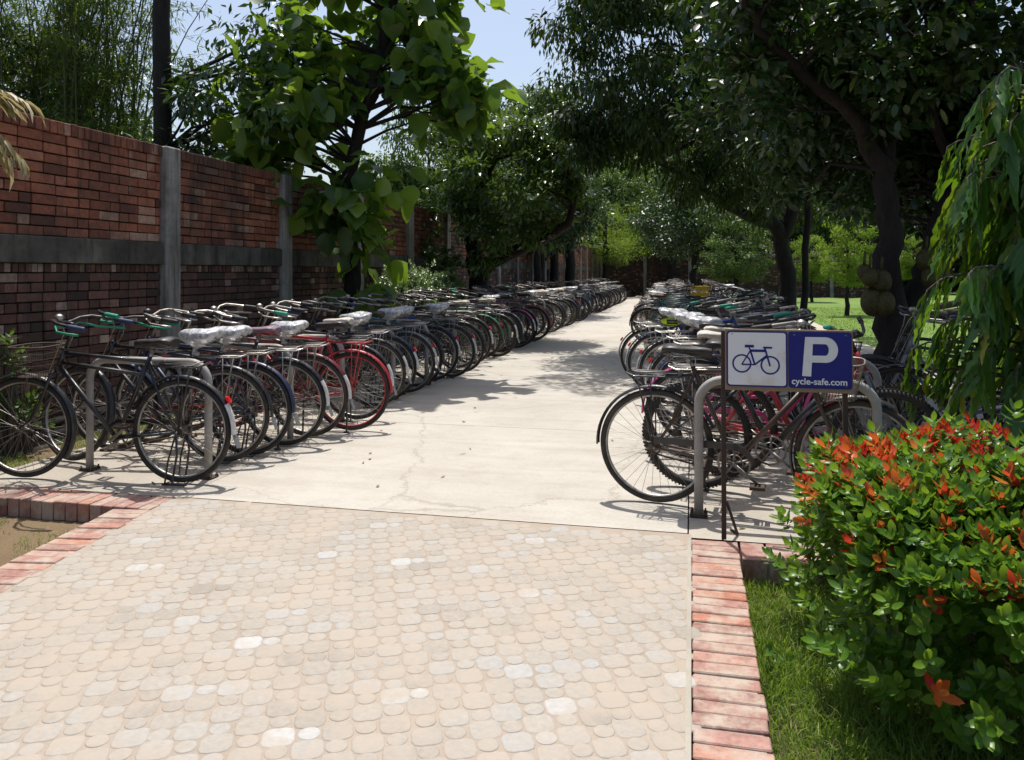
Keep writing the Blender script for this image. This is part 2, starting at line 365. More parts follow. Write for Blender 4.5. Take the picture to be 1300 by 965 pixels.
# paved apron: mortar bed + individually cast pavers
def borderx(y):      # inner edge of the left brick border
    return -3.13 + (0.22*(4.3-y)/1.46 if y < 4.3 else 0) * 0.9
mb = MB()
ys = [-3.5, 0.0, 2.0, 3.0, SEAM]
mb.strip([[((max(borderx(y), -3.14) if y > 2 else borderx(2.0))-(.07 if y < 4.2 else 0), y, -0.004), (0.0-0.002, y, -0.004)] for y in ys])
o = build(mb, 'pavement', M['mortar']); o['kind'] = 'structure'
mb = MB(); rr = random.Random(3)
ang = math.radians(24); ca, sa = math.cos(ang), math.sin(ang); P_ = 0.088
btint = {}
for i in range(-90, 90):
    for j in range(-90, 90):
        ux, uy = i*P_, j*P_*0.92
        x = ux*ca-uy*sa - 1.5; yy = ux*sa+uy*ca + 1.5
        big = (i+j) % 2 == 0
        rad = (0.0555 if big else 0.0345)*rr.uniform(.97, 1.03)
        if yy > SEAM-0.045 or yy < -1.2 or x > -0.01 or x < (borderx(yy) if yy > 2 else borderx(2.0))-0.01: continue
        key = ((i+j)//2, (i-j)//2)
        if key not in btint: btint[key] = min(1, max(0, rr.gauss(0.45, 0.18))) if rr.random() > 0.06 else rr.uniform(0.8, .95)
        t = min(1, max(0, btint[key]+rr.uniform(-0.06, 0.06)))
        n = 16; b0 = len(mb.v); zt = rr.uniform(-0.0008, 0.0006)-0.0024
        jx, jy = rr.uniform(-.004, .004), rr.uniform(-.004, .004); tx, ty = rr.uniform(-.008, .008), rr.uniform(-.008, .008)
        for ring_, (rk, zz) in enumerate(((1.0, -0.004), (0.97, -0.0006), (0.86, 0.0003))):
            for k in range(n):
                a = 2*PI*k/n
                q = rad*rk*((1-0.10*math.cos(4*a)) if big else 1.0)
                dx, dy = q*math.cos(a), q*math.sin(a)
                X = x+jx+(dx*ca-dy*sa); Y = yy+jy+(dx*sa+dy*ca)
                mb.v.append((X, Y, zt+zz+dx*tx+dy*ty if ring_ else -0.007))
        for r_ in range(2):
            for k in range(n):
                k2 = (k+1) % n; mb.face((b0+r_*n+k, b0+r_*n+k2, b0+(r_+1)*n+k2, b0+(r_+1)*n+k), t)
        mb.face([b0+2*n+k for k in range(n)], t)
o = build(mb, 'pavement_pavers', M['paver']); o['kind'] = 'structure'
# brick kerbs
rr = random.Random(5)
def kerb_row(mb, p0, p1, width, side, pitch=0.083, z=0.0, h=0.115):
    p0 = Vector(p0); p1 = Vector(p1); d = (p1-p0); L = d.length; d.normalize(); nrm = Vector((-d.y, d.x, 0))*side
    n = int(L/pitch)
    for i in range(n):
        c = p0 + d*(i+0.5)*L/n + nrm*width/2
        a = math.atan2(d.y, d.x)+rr.uniform(-.012, .012)
        R = Matrix.Rotation(a, 3, 'Z') @ Matrix.Rotation(rr.uniform(-.015, .015), 3, 'X')
        mb.box((c.x+rr.uniform(-.003, .003), c.y+rr.uniform(-.003, .003), z-h/2+rr.uniform(-.003, .003)), (L/n-0.009, width-0.006+rr.uniform(-.004, .004), h), R, rr.random(), 0.004)
def kerb(name, rows, bed):
    mb = MB()
    for r in rows: kerb_row(mb, *r)
    o = build(mb, name, M['brick_kerb']); o['kind'] = 'structure'
    mb = MB()
    for b in bed: mb.box(*b)
    o = build(mb, name+'_mortar', M['edging']); o['kind'] = 'structure'
kerb('kerb', [((0.0, -1.5, 0), (0.0, 4.24, 0), 0.235, -1), ((0.24, 3.99, 0), (3.0, 3.99, 0), 0.25, 1, 0.12)],
     [((0.112, 1.37, -0.07), (0.205, 5.7, 0.125)), ((1.65, 4.115, -0.07), (2.8, 0.205, 0.125)), ((-0.010, 1.3, -0.008), (0.018, 5.9, 0.022))])
mb = MB()
kerb_row(mb, (borderx(2.0)+0.0, 2.0, 0), (borderx(4.05), 4.05, 0), 0.24, 1)
kerb_row(mb, (borderx(2.0), -1.5, 0), (borderx(2.0), 2.0, 0), 0.24, 1)
kerb_row(mb, (-7.5, 4.055, 0), (-3.12, 4.055, 0), 0.25, 1, 0.083)
o = build(mb, 'kerb', M['brick_kerb']); o['kind'] = 'structure'
mb = MB()
mb.box((-5.3, 4.18, -0.07), (4.3, 0.2, 0.125))
a = math.atan2(4.05-2.0, borderx(4.05)-borderx(2.0))
mb.box(((borderx(2.0)+borderx(4.05))/2-0.118, 3.02, -0.07), (2.07, 0.2, 0.125), Matrix.Rotation(a, 3, 'Z'))
mb.box((borderx(2.0)-0.12, 0.22, -0.07), (0.2, 3.45, 0.125))
o = build(mb, 'kerb_mortar', M['edging']); o['kind'] = 'structure'

# ------------------------------------------------------------------ brick boundary wall
WX = -5.35; rb = random.Random(11)
wall = empty('brick_wall', 'long red brick boundary wall with grey concrete posts along the left side', 'wall', (WX, 0, 0))
POST0 = at(210, 345+1400/7.9)[1]; POST0 = 7.25; BAY = 2.4
def brick_panel(y0, y1, z0, z1, low, face=0.0):
    mb = MB(); ch = 0.083 if low else 0.0875; nrow = int(round((z1-z0)/ch)); ch = (z1-z0)/nrow
    for r in range(nrow):
        z = z0+(r+0.5)*ch
        soldier = low and r == nrow-1
        if soldier:
            y = y0
            while y < y1-.02:
                w_ = min(.066, y1-y); mb.box((-0.05+rb.uniform(-.005, .005), y+w_/2, z), (0.1, w_-.011, ch-.012), None, min(1, max(0, rb.gauss(.75, .3))), .003); y += w_
            continue
        bl = 0.13 if (low and r % 2 == 0) else 0.26
        off = (0.5 if r % 2 else 0)*bl
        y = y0-off*rb.uniform(.9, 1.1); bl0 = bl
        while y < y1:
            bl = bl0 if low or rb.random() < .72 else .13
            a, b = max(y, y0)+0.006, min(y+bl, y1)-0.006
            if b-a > 0.02:
                t = rb.gauss(0.5, 0.24)
                if rb.random() < 0.05: t = 1
                mb.box((-0.05+rb.uniform(-.004, .005), (a+b)/2, z+rb.uniform(-.002, .002)), (0.1, b-a+rb.uniform(-.004, .004), ch-0.012+rb.uniform(-.004, .003)), None, min(1, max(0, t)), 0.003)
            y += bl
    return mb
YS = -4.0; k0 = math.floor((YS-POST0)/BAY)
y_end = 46.0; i = k0
while POST0+i*BAY < y_end:
    a = POST0+i*BAY+0.12; b = POST0+(i+1)*BAY-0.12
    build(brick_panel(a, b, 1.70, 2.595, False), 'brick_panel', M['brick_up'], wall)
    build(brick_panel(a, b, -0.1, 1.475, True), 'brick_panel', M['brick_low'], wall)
    mb = MB(); yy = a
    while yy < b-0.02:
        w = min(0.078, b-yy)
        mb.box((-0.055+rb.uniform(-.004, .004), yy+w/2, 2.648+rb.uniform(-.003, .003)), (0.15, w-0.009, 0.105), None, min(1, max(0, rb.gauss(.3, .2))), 0.004); yy += w
    build(mb, 'coping', M['brick_up'], wall)
    mb = MB(); mb.box((-0.03, (a+b)/2, 1.5875), (0.15, b-a-0.004, 0.225), None, .5, 0.006); build(mb, 'concrete_band', M['band'], wall)
    mb = MB(); mb.box((-0.135, (a+b)/2, 1.25), (0.16, b-a+0.1, 2.66)); build(mb, 'wall_core', M['band'], wall)
    mb = MB(); mb.box((-0.06, POST0+i*BAY, 1.29), (0.26, 0.236, 2.82), None, .5, 0.012); build(mb, 'post', M['post'], wall)
    i += 1
o = empty('brick_wall', 'dark brick wall closing the far end of the path', 'wall', (0, 47.4, 0))
def cross_panel(x0, x1):
    mb = brick_panel(x0, x1, -0.1, 2.3, True)
    mb.v = [(v[1], -v[0]-0.1, v[2]) for v in mb.v]; return mb
for k in range(6):
    b_ = build(cross_panel(-5.2+k*2.6, -2.8+k*2.6), 'brick_panel', M['brick_low'], o)
    mb = MB(); mb.box((-5.3+k*2.6, 0, 1.1), (0.19, 0.3, 2.5)); build(mb, 'post', M['post'], o)
mb = MB(); mb.box((2.4, 0.12, 1.1), (15.4, 0.16, 2.42)); build(mb, 'wall_core', M['band'], o)
# pipes and pale edging at the foot of the wall
for dz, dx in ((0.05, 0.14), (0.14, 0.07)):
    mb = MB(); pts = [(WX+dx+0.02*math.sin(k*1.3), -3+k*1.5, dz+0.008*math.sin(k*2.1)) for k in range(32)]
    mb.tube(pts, 0.026, 8); o = build(mb, 'water_pipe', M['pipe'])
    tag(o, 'lower grey pipe running along the foot of the brick wall' if dz < .1 else 'upper grey pipe running along the foot of the brick wall', 'pipe')
mb = MB(); mb.box((-5.08, 20, -0.03), (0.05, 48, 0.07), None, .5, .006); o = build(mb, 'kerb_edging', M['edging']); o['kind'] = 'structure'
mb = MB(); mb.box((-4.68, 24.2, -0.045), (0.05, 39.8, 0.1), None, .5, .004); o = build(mb, 'pad_edging', M['edging']); o['kind'] = 'structure'

# ------------------------------------------------------------------ hoops
def hoop_mesh(w=0.95, h=0.78, r=0.026, rc=0.14):
    mb = MB(); pts = [(0, 0, 0), (0, 0, h*0.5), (0, 0, h-rc)]
    for k in range(1, 9):
        a = PI/2*k/8; pts.append((rc-rc*math.cos(a), 0, h-rc+rc*math.sin(a)))
    for k in range(0, 9):
        a = PI/2*k/8; pts.append((w-rc+rc*math.sin(a), 0, h-rc+rc*math.cos(a)))
    pts += [(w, 0, h*0.5), (w, 0, 0)]
    return mb.tube(pts, r, 12).mesh('hoop_tube')
def plate_mesh():
    mb = MB(); mb.box((0, 0, 0.001), (0.10, 0.10, 0.008), None, .5, 0.002)
    return mb.mesh('base_plate')
def bolt_mesh():
    mb = MB()
    mb.tube([(0, 0, 0.003), (0, 0, 0.016), (0, 0, 0.0165), (0, 0, 0.03)], [0.011, 0.011, 0.006, 0.006], 6)
    return mb.mesh('bolt')
HM, PM, BM = hoop_mesh(), plate_mesh(), bolt_mesh()
ORD = ['nearest', 'second', 'third', 'fourth', 'fifth', 'sixth', 'seventh', 'eighth', 'ninth', 'tenth', 'eleventh', 'twelfth', 'thirteenth', 'fourteenth',
       'fifteenth', 'sixteenth', 'seventeenth', 'eighteenth', 'nineteenth', 'twentieth', 'twenty-first', 'twenty-second', 'twenty-third', 'twenty-fourth',
       'twenty-fifth', 'twenty-sixth', 'twenty-seventh', 'twenty-eighth', 'twenty-ninth', 'thirtieth']
def add_hoop(x, y, label, group, lod=0):
    t = empty('bicycle_hoop', label, 'bike rack', (x, y, 0), rz=R0.uniform(-.02, .02), group=group)
    link('hoop_tube', HM, M['galv'], t)
    if lod == 0:
        for dx in (0, 0.95):
            p = link('base_plate', PM, M['ruststeel'], t); p.location.x = dx
            for bx_ in (-.038, .038):
                for by_ in (-.038, .038): link('bolt', BM, M['ruststeel'], p).location = (bx_, by_, 0)
hy = [4.78, 5.91, 6.87, 8.2, 9.3, 10.5]
y = 11.6
while y < 36: hy.append(y); y += 1.15
for i, y in enumerate(hy):
    if i < 8: add_hoop(-4.16, y, 'grey steel hoop rack, %s from the camera in the left bicycle row' % ORD[i], 'hoop racks along the left row')
    else: add_hoop(-4.16, y, 'grey steel hoop rack buried between bicycles far down the left row', 'hoop racks far down the left row', 1)
hy2 = [4.66, 5.85, 7.0, 8.2, 9.4, 10.6]
y = 11.8
while y < 34: hy2.append(y); y += 1.2
for i, y in enumerate(hy2):
    if i == 0: add_hoop(0.04, y, 'grey steel hoop rack right behind the blue parking sign', 'hoop racks along the right row')
    elif i < 6: add_hoop(0.3, y, 'grey steel hoop rack, %s from the camera in the right bicycle row' % ORD[i], 'hoop racks along the right row')
    else: add_hoop(0.3, y, 'grey steel hoop rack buried between bicycles far down the right row', 'hoop racks far down the right row', 1)

# ------------------------------------------------------------------ bicycles (rear hub above the origin, pointing to +X)
WR = 0.345; WB = 1.13; BBX, BBZ = 0.46, 0.285
AX = Vector((1.0656, 0, 0.3227)); AD = Vector((-0.39, 0, 0.92)).normalized()
def ax(t): return AX + AD*t
def S(key, f, cache={}):
    if key not in cache: cache[key] = f()
    return cache[key]
def spokes(n=32, r=0.0013, sides=3):
    mb = MB()
    mb.tube([(0, -.045, 0), (0, -.03, 0), (0, -.028, 0), (0, .028, 0), (0, .03, 0), (0, .045, 0)], [.012, .012, .014, .014, .012, .012], 8)
    for s in (-1, 1): mb.tube([(0, s*.026, 0), (0, s*.031, 0)], .027, 12)
    mb.tube([(0, -.075, 0), (0, .075, 0)], .006, 6)
    for k in range(n):
        a = 2*PI*(k+.5)/n; s = 1 if k % 2 else -1; off = (0.55 if (k//2) % 2 else -0.55)
        mb.tube([(0.025*math.cos(a+off), s*.028, 0.025*math.sin(a+off)), (0.308*math.cos(a), 0, 0.308*math.sin(a))], r, sides, caps=False)
    return mb.mesh('spokes')
def tyre(fat=0.0, n=56, knob=False):
    mb = MB(); r = 0.0185+fat; mb.ring((0, 0, 0), WR-r, r, n, 9)
    if knob:
        for k in range(90):
            a = 2*PI*k/90
            for s, yy in ((1, .011), (-1, -.011)):
                aa = a+(PI/90 if s > 0 else 0); R = WR+.001
                mb.box((R*math.cos(aa), yy, R*math.sin(aa)), (.009, .012, .012), Matrix.Rotation(-aa, 3, 'Y'), .3)
    return mb.mesh('tyre')
def rim(n=56):
    mb = MB(); mb.ring((0, 0, 0), 0.306, 0.0115, n, 6, sq=0.75); return mb.mesh('rim')
def fender(a0, a1, R=0.372, n=26, w=0.026):
    mb = MB(); rows = []
    for i in range(n+1):
        a = math.radians(a0+(a1-a0)*i/n); row = []
        for k in range(7):
            b = math.radians(-75+150*k/6)
            rr_ = R-w*0.75+w*0.75*math.cos(b); row.append((rr_*math.cos(a), w*math.sin(b), rr_*math.sin(a)))
        rows.append(row)
    mb.strip(rows)
    inner = [[(p[0]*0.994, p[1]*.95, p[2]*0.994) for p in r_] for r_ in rows]; mb.strip([r_[::-1] for r_ in inner])
    e = 14
    # stays
    am = math.radians(a0+(a1-a0)*0.12)
    for s in (-1, 1): mb.tube([(0.0, s*.05, 0), (R*math.cos(am)*.99, s*w, R*math.sin(am)*.99)], .0028, 5)
    return mb.mesh('mudguard')
def frame_roadster(double=True):
    mb = MB(); ht, hb = ax(0.60), ax(0.47); sc = Vector((0.235, 0, 0.80)); bb = Vector((BBX, 0, BBZ))
    st = bb+(sc-bb)*1.07
    mb.tube([hb, ht], .018, 10); mb.tube([ax(.462), ax(.478)], .021, 10); mb.tube([ax(.592), ax(.612)], .021, 10)
    mb.tube([sc, ax(0.575)], .0135, 10)
    if double: mb.tube([bb+(sc-bb)*0.83, ax(0.505)], .0125, 10)
    mb.tube([bb, ax(0.485)], .0155, 10); mb.tube([bb, st], .0145, 10)
    mb.tube([bb-Vector((0, .036, 0)), bb+Vector((0, .036, 0))], .022, 12)
    for s in (-1, 1):
        mb.tube([(0, s*.055, WR), (0.10, s*.045, 0.50), (0.20, s*.02, 0.72), (0.232, s*.014, 0.80)], .0085, 7)
        mb.tube([(0, s*.055, WR), (0.3, s*.036, .305), (BBX-.01, s*.02, BBZ)], .0095, 7)
        mb.box((-.012, s*.056, WR), (.05, .005, .03))
    return mb.mesh('frame')
def frame_mtb():
    mb = MB(); ht, hb = ax(0.60), ax(0.48); sc = Vector((0.27, 0, 0.68)); bb = Vector((BBX, 0, BBZ))
    mb.tube([hb, ht], .022, 10); mb.tube([sc, ax(0.58)], .019, 10); mb.tube([bb, ax(0.49)], .023, 10); mb.tube([bb, bb+(sc-bb)*1.1], .018, 10)
    mb.tube([bb-Vector((0, .036, 0)), bb+Vector((0, .036, 0))], .024, 12)
    for s in (-1, 1):
        mb.tube([(0, s*.06, WR), (0.12, s*.05, 0.52), (0.262, s*.018, 0.66)], .010, 7)
        mb.tube([(0, s*.06, WR), (0.3, s*.042, .305), (BBX-.01, s*.02, BBZ)], .0115, 7)
    return mb.mesh('frame')
def frame_step():
    mb = MB(); ht, hb = ax(0.60), ax(0.45); bb = Vector((BBX, 0, BBZ)); sc = Vector((0.25, 0, 0.76))
    mb.tube([hb, ht], .018, 10); mb.tube([bb, bb+(sc-bb)*1.06], .0145, 10)
    mb.tube([bb, bb+Vector((.16, 0, .03)), ax(.40)+Vector((-.05, 0, -.06)), ax(0.47)], .0155, 10)
    mb.tube([bb+(sc-bb)*.42, bb+(sc-bb)*.42+Vector((.13, 0, .01)), ax(.5)+Vector((-.1, 0, -.1)), ax(0.56)], .0135, 10)
    mb.tube([bb-Vector((0, .036, 0)), bb+Vector((0, .036, 0))], .022, 12)
    for s in (-1, 1):
        mb.tube([(0, s*.055, WR), (0.10, s*.045, 0.50), (0.21, s*.02, 0.70), (0.245, s*.014, 0.76)], .0085, 7)
        mb.tube([(0, s*.055, WR), (0.3, s*.036, .305), (BBX-.01, s*.02, BBZ)], .0095, 7)
    return mb.mesh('frame')
def fork():
    mb = MB(); c = ax(0.44)
    mb.tube([ax(.43), ax(.47)], .017, 8)
    for s in (-1, 1):
        mb.tube([c+Vector((0, s*.01, 0.005)), c+Vector((0.01, s*.042, -.015)), ax(0.22)+Vector((0, s*.048, 0)), ax(0.09)+Vector((.012, s*.05, 0)), (1.13, s*.052, WR)], [.013, .013, .011, .0085, .0075], 8)
    return mb.mesh('fork')
def bars_roadster():
    mb = MB(); t = ax(0.78)
    mb.tube([ax(.60), t], .0115, 8); mb.tube([t, t+Vector((.05, 0, .015))], .012, 8)
    z = t.z+.018; x = t.x+.05
    for s in (-1, 1):
        mb.tube([(x, 0, z), (x+.012, s*.06, z+.003), (x+.004, s*.14, z+.022), (x-.035, s*.215, z+.028), (x-.10, s*.262, z+.012), (x-.20, s*.278, z-.008), (x-.285, s*.282, z-.022)], .0105, 8)
    return mb.mesh('handlebar')
def bars_flat():
    mb = MB(); t = ax(0.70)
    mb.tube([ax(.60), t], .014, 8); mb.tube([t, t+Vector((.08, 0, .03))], .015, 8)
    z = t.z+.03; x = t.x+.08
    for s in (-1, 1):
        mb.tube([(x, 0, z), (x, s*.08, z+.01), (x-.02, s*.16, z+.045), (x-.05, s*.31, z+.05)], .0112, 8)
    return mb.mesh('handlebar')
def grip(s):
    t = ax(0.78); z = t.z+.018; x = t.x+.05
    mb = MB(); mb.tube([(x-.175, s*.276, z-.003), (x-.20, s*.278, z-.008), (x-.285, s*.282, z-.022), (x-.30, s*.283, z-.024)], [.0145, .0165, .0165, .014], 10)
    return mb.mesh('grip')
def grip_flat(s):
    t = ax(0.70); z = t.z+.03; x = t.x+.08
    mb = MB(); mb.tube([(x-.028, s*.20, z+.046), (x-.052, s*.322, z+.0505)], .0165, 10); return mb.mesh('grip')
def lever(s):
    t = ax(0.78); z = t.z+.018; x = t.x+.05
    mb = MB()
    mb.tube([(x-.02, s*.16, z-.02), (x-.07, s*.22, z-.045), (x-.16, s*.255, z-.055), (x-.245, s*.27, z-.062)], .006, 6, sq=1.4)
    mb.tube([(x-.02, s*.16, z-.02), (x+.005, s*.13, z-.01), (x-.0, s*.05, z-.03)], .0045, 6)
    return mb.mesh('brake_lever')
def rods():
    t = ax(0.78); mb = MB()
    mb.tube([(t.x+.05, .05, t.z-.012), (t.x+.06, .02, t.z-.05), ax(.46)+Vector((.045, .01, 0)), ax(.40)+Vector((.05, .0, -.01))], .0035, 5)
    mb.tube([(t.x+.05, -.05, t.z-.012), (t.x+.055, -.06, t.z-.09), ax(.5)+Vector((0.02, -.04, 0))], .0035, 5)
    mb.tube([ax(.40)+Vector((.04, -.04, -.01)), ax(.40)+Vector((.04, .04, -.01))], .004, 5)
    return mb.mesh('brake_rod')
def bell():
    t = ax(0.78); mb = MB(); mb.sphere((t.x+.06, .075, t.z+.055), .031, 12, 8, (1, 1, .8)); mb.tube([(t.x+.06, .075, t.z+.02), (t.x+.06, .075, t.z+.05)], .008, 6)
    return mb.mesh('bell')
def lamp():
    t = ax(0.70); mb = MB(); mb.tube([(t.x+.06, 0, t.z-.02), (t.x+.085, 0, t.z-.02), (t.x+.12, 0, t.z-.02), (t.x+.128, 0, t.z-.02)], [.018, .032, .04, .036], 12)
    return mb.mesh('headlamp')
def saddle(kind=0):
    mb = MB(); rows = []; n = 12
    prof = [(0, .075, .0), (.06, .1, .012), (.2, .112, .016), (.38, .085, .008), (.55, .045, .002), (.75, .03, .0), (.92, .026, -.004), (1, .012, -.012)]
    X0, L, Z = 0.045, 0.285, 0.93
    for (t, w, dz) in prof:
        row = []
        for k in range(n):
            a = 2*PI*k/n; zz = math.cos(a)
            row.append((X0+L*t, w*math.sin(a)*(1 if zz > -.3 else .93), Z+dz+(.022*zz if zz > 0 else .032*zz)))
        row.append(row[0]); rows.append(row)
    mb.strip(rows)
    c = len(mb.v)
    for r_, fl in ((rows[0], False), (rows[-1], True)):
        b = len(mb.v); mb.v += r_[:-1]; mb.face([b+k for k in range(n)][:: (1 if fl else -1)])
    return mb.mesh('saddle')
def saddle_under():
    mb = MB()
    for s in (-1, 1):
        pts = [(0.075+.018*math.cos(a*1.0), s*.055+.018*math.sin(a), 0.865+.0085*a/PI*1.0) for a in [k*PI/4 for k in range(0, 27)]]
        mb.tube(pts, .003, 5)
        mb.tube([(0.075, s*.055, .865), (0.17, s*.022, .865), (0.29, s*.01, .91)], .0038, 5)
    mb.tube([(0.195, -.03, .872), (.195, .03, .872)], .014, 8)
    return mb.mesh('saddle_spring')
def seatpost():
    mb = MB(); bb = Vector((BBX, 0, BBZ)); sc = Vector((0.235, 0, 0.80)); d = (sc-bb).normalized()
    mb.tube([sc-d*.03, sc+d*.075], .0115, 8); return mb.mesh('seat_post')
def seatpost_mtb():
    mb = MB(); bb = Vector((BBX, 0, BBZ)); sc = Vector((0.27, 0, 0.68)); d = (sc-bb).normalized()
    mb.tube([sc-d*.03, sc+d*.21], .0125, 8); return mb.mesh('seat_post')
def wrap(seed=0):
    mb = MB(); n, m = 40, 22
    for i in range(m+1):
        a = PI*i/m
        for k in range(n):
            b = 2*PI*k/n; dx, dy, dz = math.sin(a)*math.cos(b), math.sin(a)*math.sin(b), math.cos(a)
            w = 0.118-.062*max(-1, min(1, (dx*1.15)))
            p = Vector((.175+.165*dx, w*dy, .93+.048*dz-(.04 if dz < 0 else 0)*abs(dz)-.012*dx+.02*dx*dx))
            q = noise.noise(Vector((p.x*9, p.y*14, p.z*10))+Vector((seed*3.1, 0, 0)))*.03+abs(noise.noise(Vector((p.x*18, p.y*30, p.z*12))+Vector((0, seed, 0))))*-.018
            mb.v.append(tuple(p+Vector((dx, dy, dz))*q))
    for i in range(m):
        for k in range(n):
            k2 = (k+1) % n; mb.face((i*n+k, (i+1)*n+k, (i+1)*n+k2, i*n+k2))
    mb.tube([(.2, .0, .86), (.22, .012, .82), (.2, .03, .79)], [.028, .014, .03], 8)
    return mb.mesh('saddle_wrap')
def carrier():
    mb = MB(); z = 0.775
    for s in (-1, 1):
        mb.tube([(.22, s*.045, z+.012), (.15, s*.065, z), (-.12, s*.065, z-.005), (-.17, s*.05, z+.012), (-.175, 0, z+.018)], .0055, 6)
        mb.tube([(-.01, s*.06, WR+.01), (-.10, s*.075, z-.01)], .0055, 6)
        mb.tube([(-.01, s*.06, WR+.01), (-.02, s*.075, z-.01)], .0045, 6)
    for s in (-1, 0, 1): mb.tube([(.19, s*.024, z+.004), (-.165, s*.024, z+.004)], .0038, 5)
    for x in (.17, .06, -.05, -.14): mb.tube([(x, -.065, z), (x, .065, z)], .0045, 5)
    return mb.mesh('carrier')
def carrier_clip():
    mb = MB(); z = .795
    mb.tube([(.15, -.02, z), (-.12, -.035, z), (-.15, 0, z+.01), (-.12, .035, z), (.15, .02, z)], .004, 6)
    for s in (-1, 1):
        mb.tube([(.15+.012*math.cos(a), s*(.024+.0025*a), z+.012*math.sin(a)) for a in [k*PI/3 for k in range(16)]], .0025, 4)
    return mb.mesh('carrier_clip')
def crank():
    mb = MB(); mb.ring((BBX, -.048, BBZ), .088, .004, 40, 5, sq=1.5)
    for k in range(40):
        a = 2*PI*k/40; mb.box((BBX+.094*math.cos(a), -.048, BBZ+.094*math.sin(a)), (.006, .003, .007), Matrix.Rotation(-a, 3, 'Y'))
    for k in range(5):
        a = 2*PI*k/5+.3; mb.tube([(BBX, -.048, BBZ), (BBX+.085*math.cos(a), -.048, BBZ+.085*math.sin(a))], .007, 5)
    mb.ring((BBX, -.048, BBZ), .05, .004, 24, 5)
    mb.tube([(BBX, -.07, BBZ), (BBX, .07, BBZ)], .010, 8)
    mb.tube([(BBX, -.068, BBZ), (BBX+.135, -.074, BBZ-.105)], [.011, .008], 8)
    mb.tube([(BBX, .068, BBZ), (BBX-.135, .074, BBZ+.105)], [.011, .008], 8)
    return mb.mesh('crankset')
def chain():
    mb = MB(); mb.ring((0, -.048, WR), .036, .004, 20, 5)
    mb.tube([(0, -.048, WR+.038), (BBX, -.048, BBZ+.092)], .0045, 5, sq=1.4); mb.tube([(0, -.048, WR-.038), (BBX/2, -.048, .262), (BBX, -.048, BBZ-.092)], .0045, 5, sq=1.4)
    return mb.mesh('chain')
def chainguard():
    mb = MB()
    up, lo = [], []
    for k in range(13):
        t = k/12; x = -.02+(BBX+.13)*t; zc = WR+.052+(BBZ+.105-WR-.052)*t; 
        if x > BBX: zc -= ((x-BBX)/.11)**2*.08
        up.append((x, zc+.012)); lo.append((x, zc-.026))
    for sy in (-.060, -.057):
        mb.strip([[(a[0], sy, a[1]) for a in up], [(a[0], sy, a[1]) for a in lo]][::(1 if sy < -.058 else -1)])
    mb.strip([[(a[0], -.060, a[1]) for a in up], [(a[0], -.040, a[1]+.001) for a in up]])
    return mb.mesh('chain_guard')
def pedal(s):
    mb = MB(); x, z = (BBX+.135, BBZ-.105) if s < 0 else (BBX-.135, BBZ+.105); y = s*.125
    mb.tube([(x, s*.074, z), (x, s*.17, z)], .005, 6)
    for d in (-.028, .028): mb.box((x+d, y, z), (.026, .085, .022), None, .5, .004)
    for yy in (-.044, .044): mb.box((x, y+yy, z), (.085, .005, .018))
    return mb.mesh('pedal')
def stand_double():
    mb = MB()
    for s in (-1, 1): mb.tube([(0.0, s*.07, WR), (-.01, s*.078, .2), (0.02, s*.085, .012), (-.05, s*.085, .008)], .0075, 6); mb.tube([(0.0, s*.07, WR), (.05, s*.08, .16), (.07, s*.085, .012)], .006, 6); mb.tube([(.09, s*.085, .008), (-.08, s*.085, .008)], .007, 6)
    mb.tube([(-.05, -.085, .008), (-.05, .085, .008)], .007, 6); mb.tube([(.07, -.085, .010), (.07, .085, .010)], .006, 6)
    return mb.mesh('stand')
def stand_side():
    mb = MB(); mb.tube([(.02, .06, WR-.03), (.01, .1, .18), (-.005, .15, .012)], .0075, 6); mb.tube([(-.03, .155, .008), (.02, .155, .008)], .008, 6); return mb.mesh('stand')
def tail_patch():
    mb = MB(); rows = []
    for i in range(9):
        a = math.radians(150+i*4.1); row = []
        for k in range(7):
            b = math.radians(-76+152*k/6); q = .3745-.0205+.0205*math.cos(b)+.0008
            row.append((q*math.cos(a), .0272*math.sin(b), q*math.sin(a)))
        rows.append(row)
    mb.strip(rows); rows2 = [[(p[0]*.99, p[1]*.96, p[2]*.99) for p in r_][::-1] for r_ in rows]; mb.strip(rows2)
    return mb.mesh('tail_patch')
def reflector():
    mb = MB(); a = math.radians(147); p = (.388*math.cos(a), 0, .388*math.sin(a))
    mb.box(p, (.022, .036, .05), Matrix.Rotation(-a, 3, 'Y'), .5, .006); return mb.mesh('reflector')
def flap():
    mb = MB(); a = math.radians(186)
    mb.box((.385*math.cos(a), 0, .385*math.sin(a)-.02), (.004, .058, .09), Matrix.Rotation(.35, 3, 'Y')); return mb.mesh('mud_flap')
def basket():
    mb = MB(); c = Vector((1.03, 0, .80))
    def ringp(z, w, d, k=28):
        P = []
        for i in range(k):
            a = 2*PI*i/k; ce, se = math.cos(a), math.sin(a); e = .55
            P.append(Vector((c.x+math.copysign(abs(ce)**e, ce)*d, math.copysign(abs(se)**e, se)*w, z)))
        return P
    L = [(.70, .12, .085), (.735, .125, .09), (.775, .135, .1), (.815, .145, .11), (.855, .152, .12), (.90, .16, .13)]
    for i, (z, w, d) in enumerate(L):
        mb.tube(ringp(z, w, d), .0055 if i == len(L)-1 else .0022, 5, closed=True)
    a, b = ringp(*L[0], 44), ringp(*L[-1], 44)
    for i in range(44): mb.tube([a[i], b[i]], .0018, 4, caps=False)
    for i in range(-5, 6): mb.tube([(c.x+i*.015, -.115, .70), (c.x+i*.015, .115, .70)], .0018, 4, caps=False)
    for s in (-1, 1): mb.tube([(c.x, s*.1, .70), (1.13, s*.06, WR+.02)], .004, 5)
    return mb.mesh('basket')
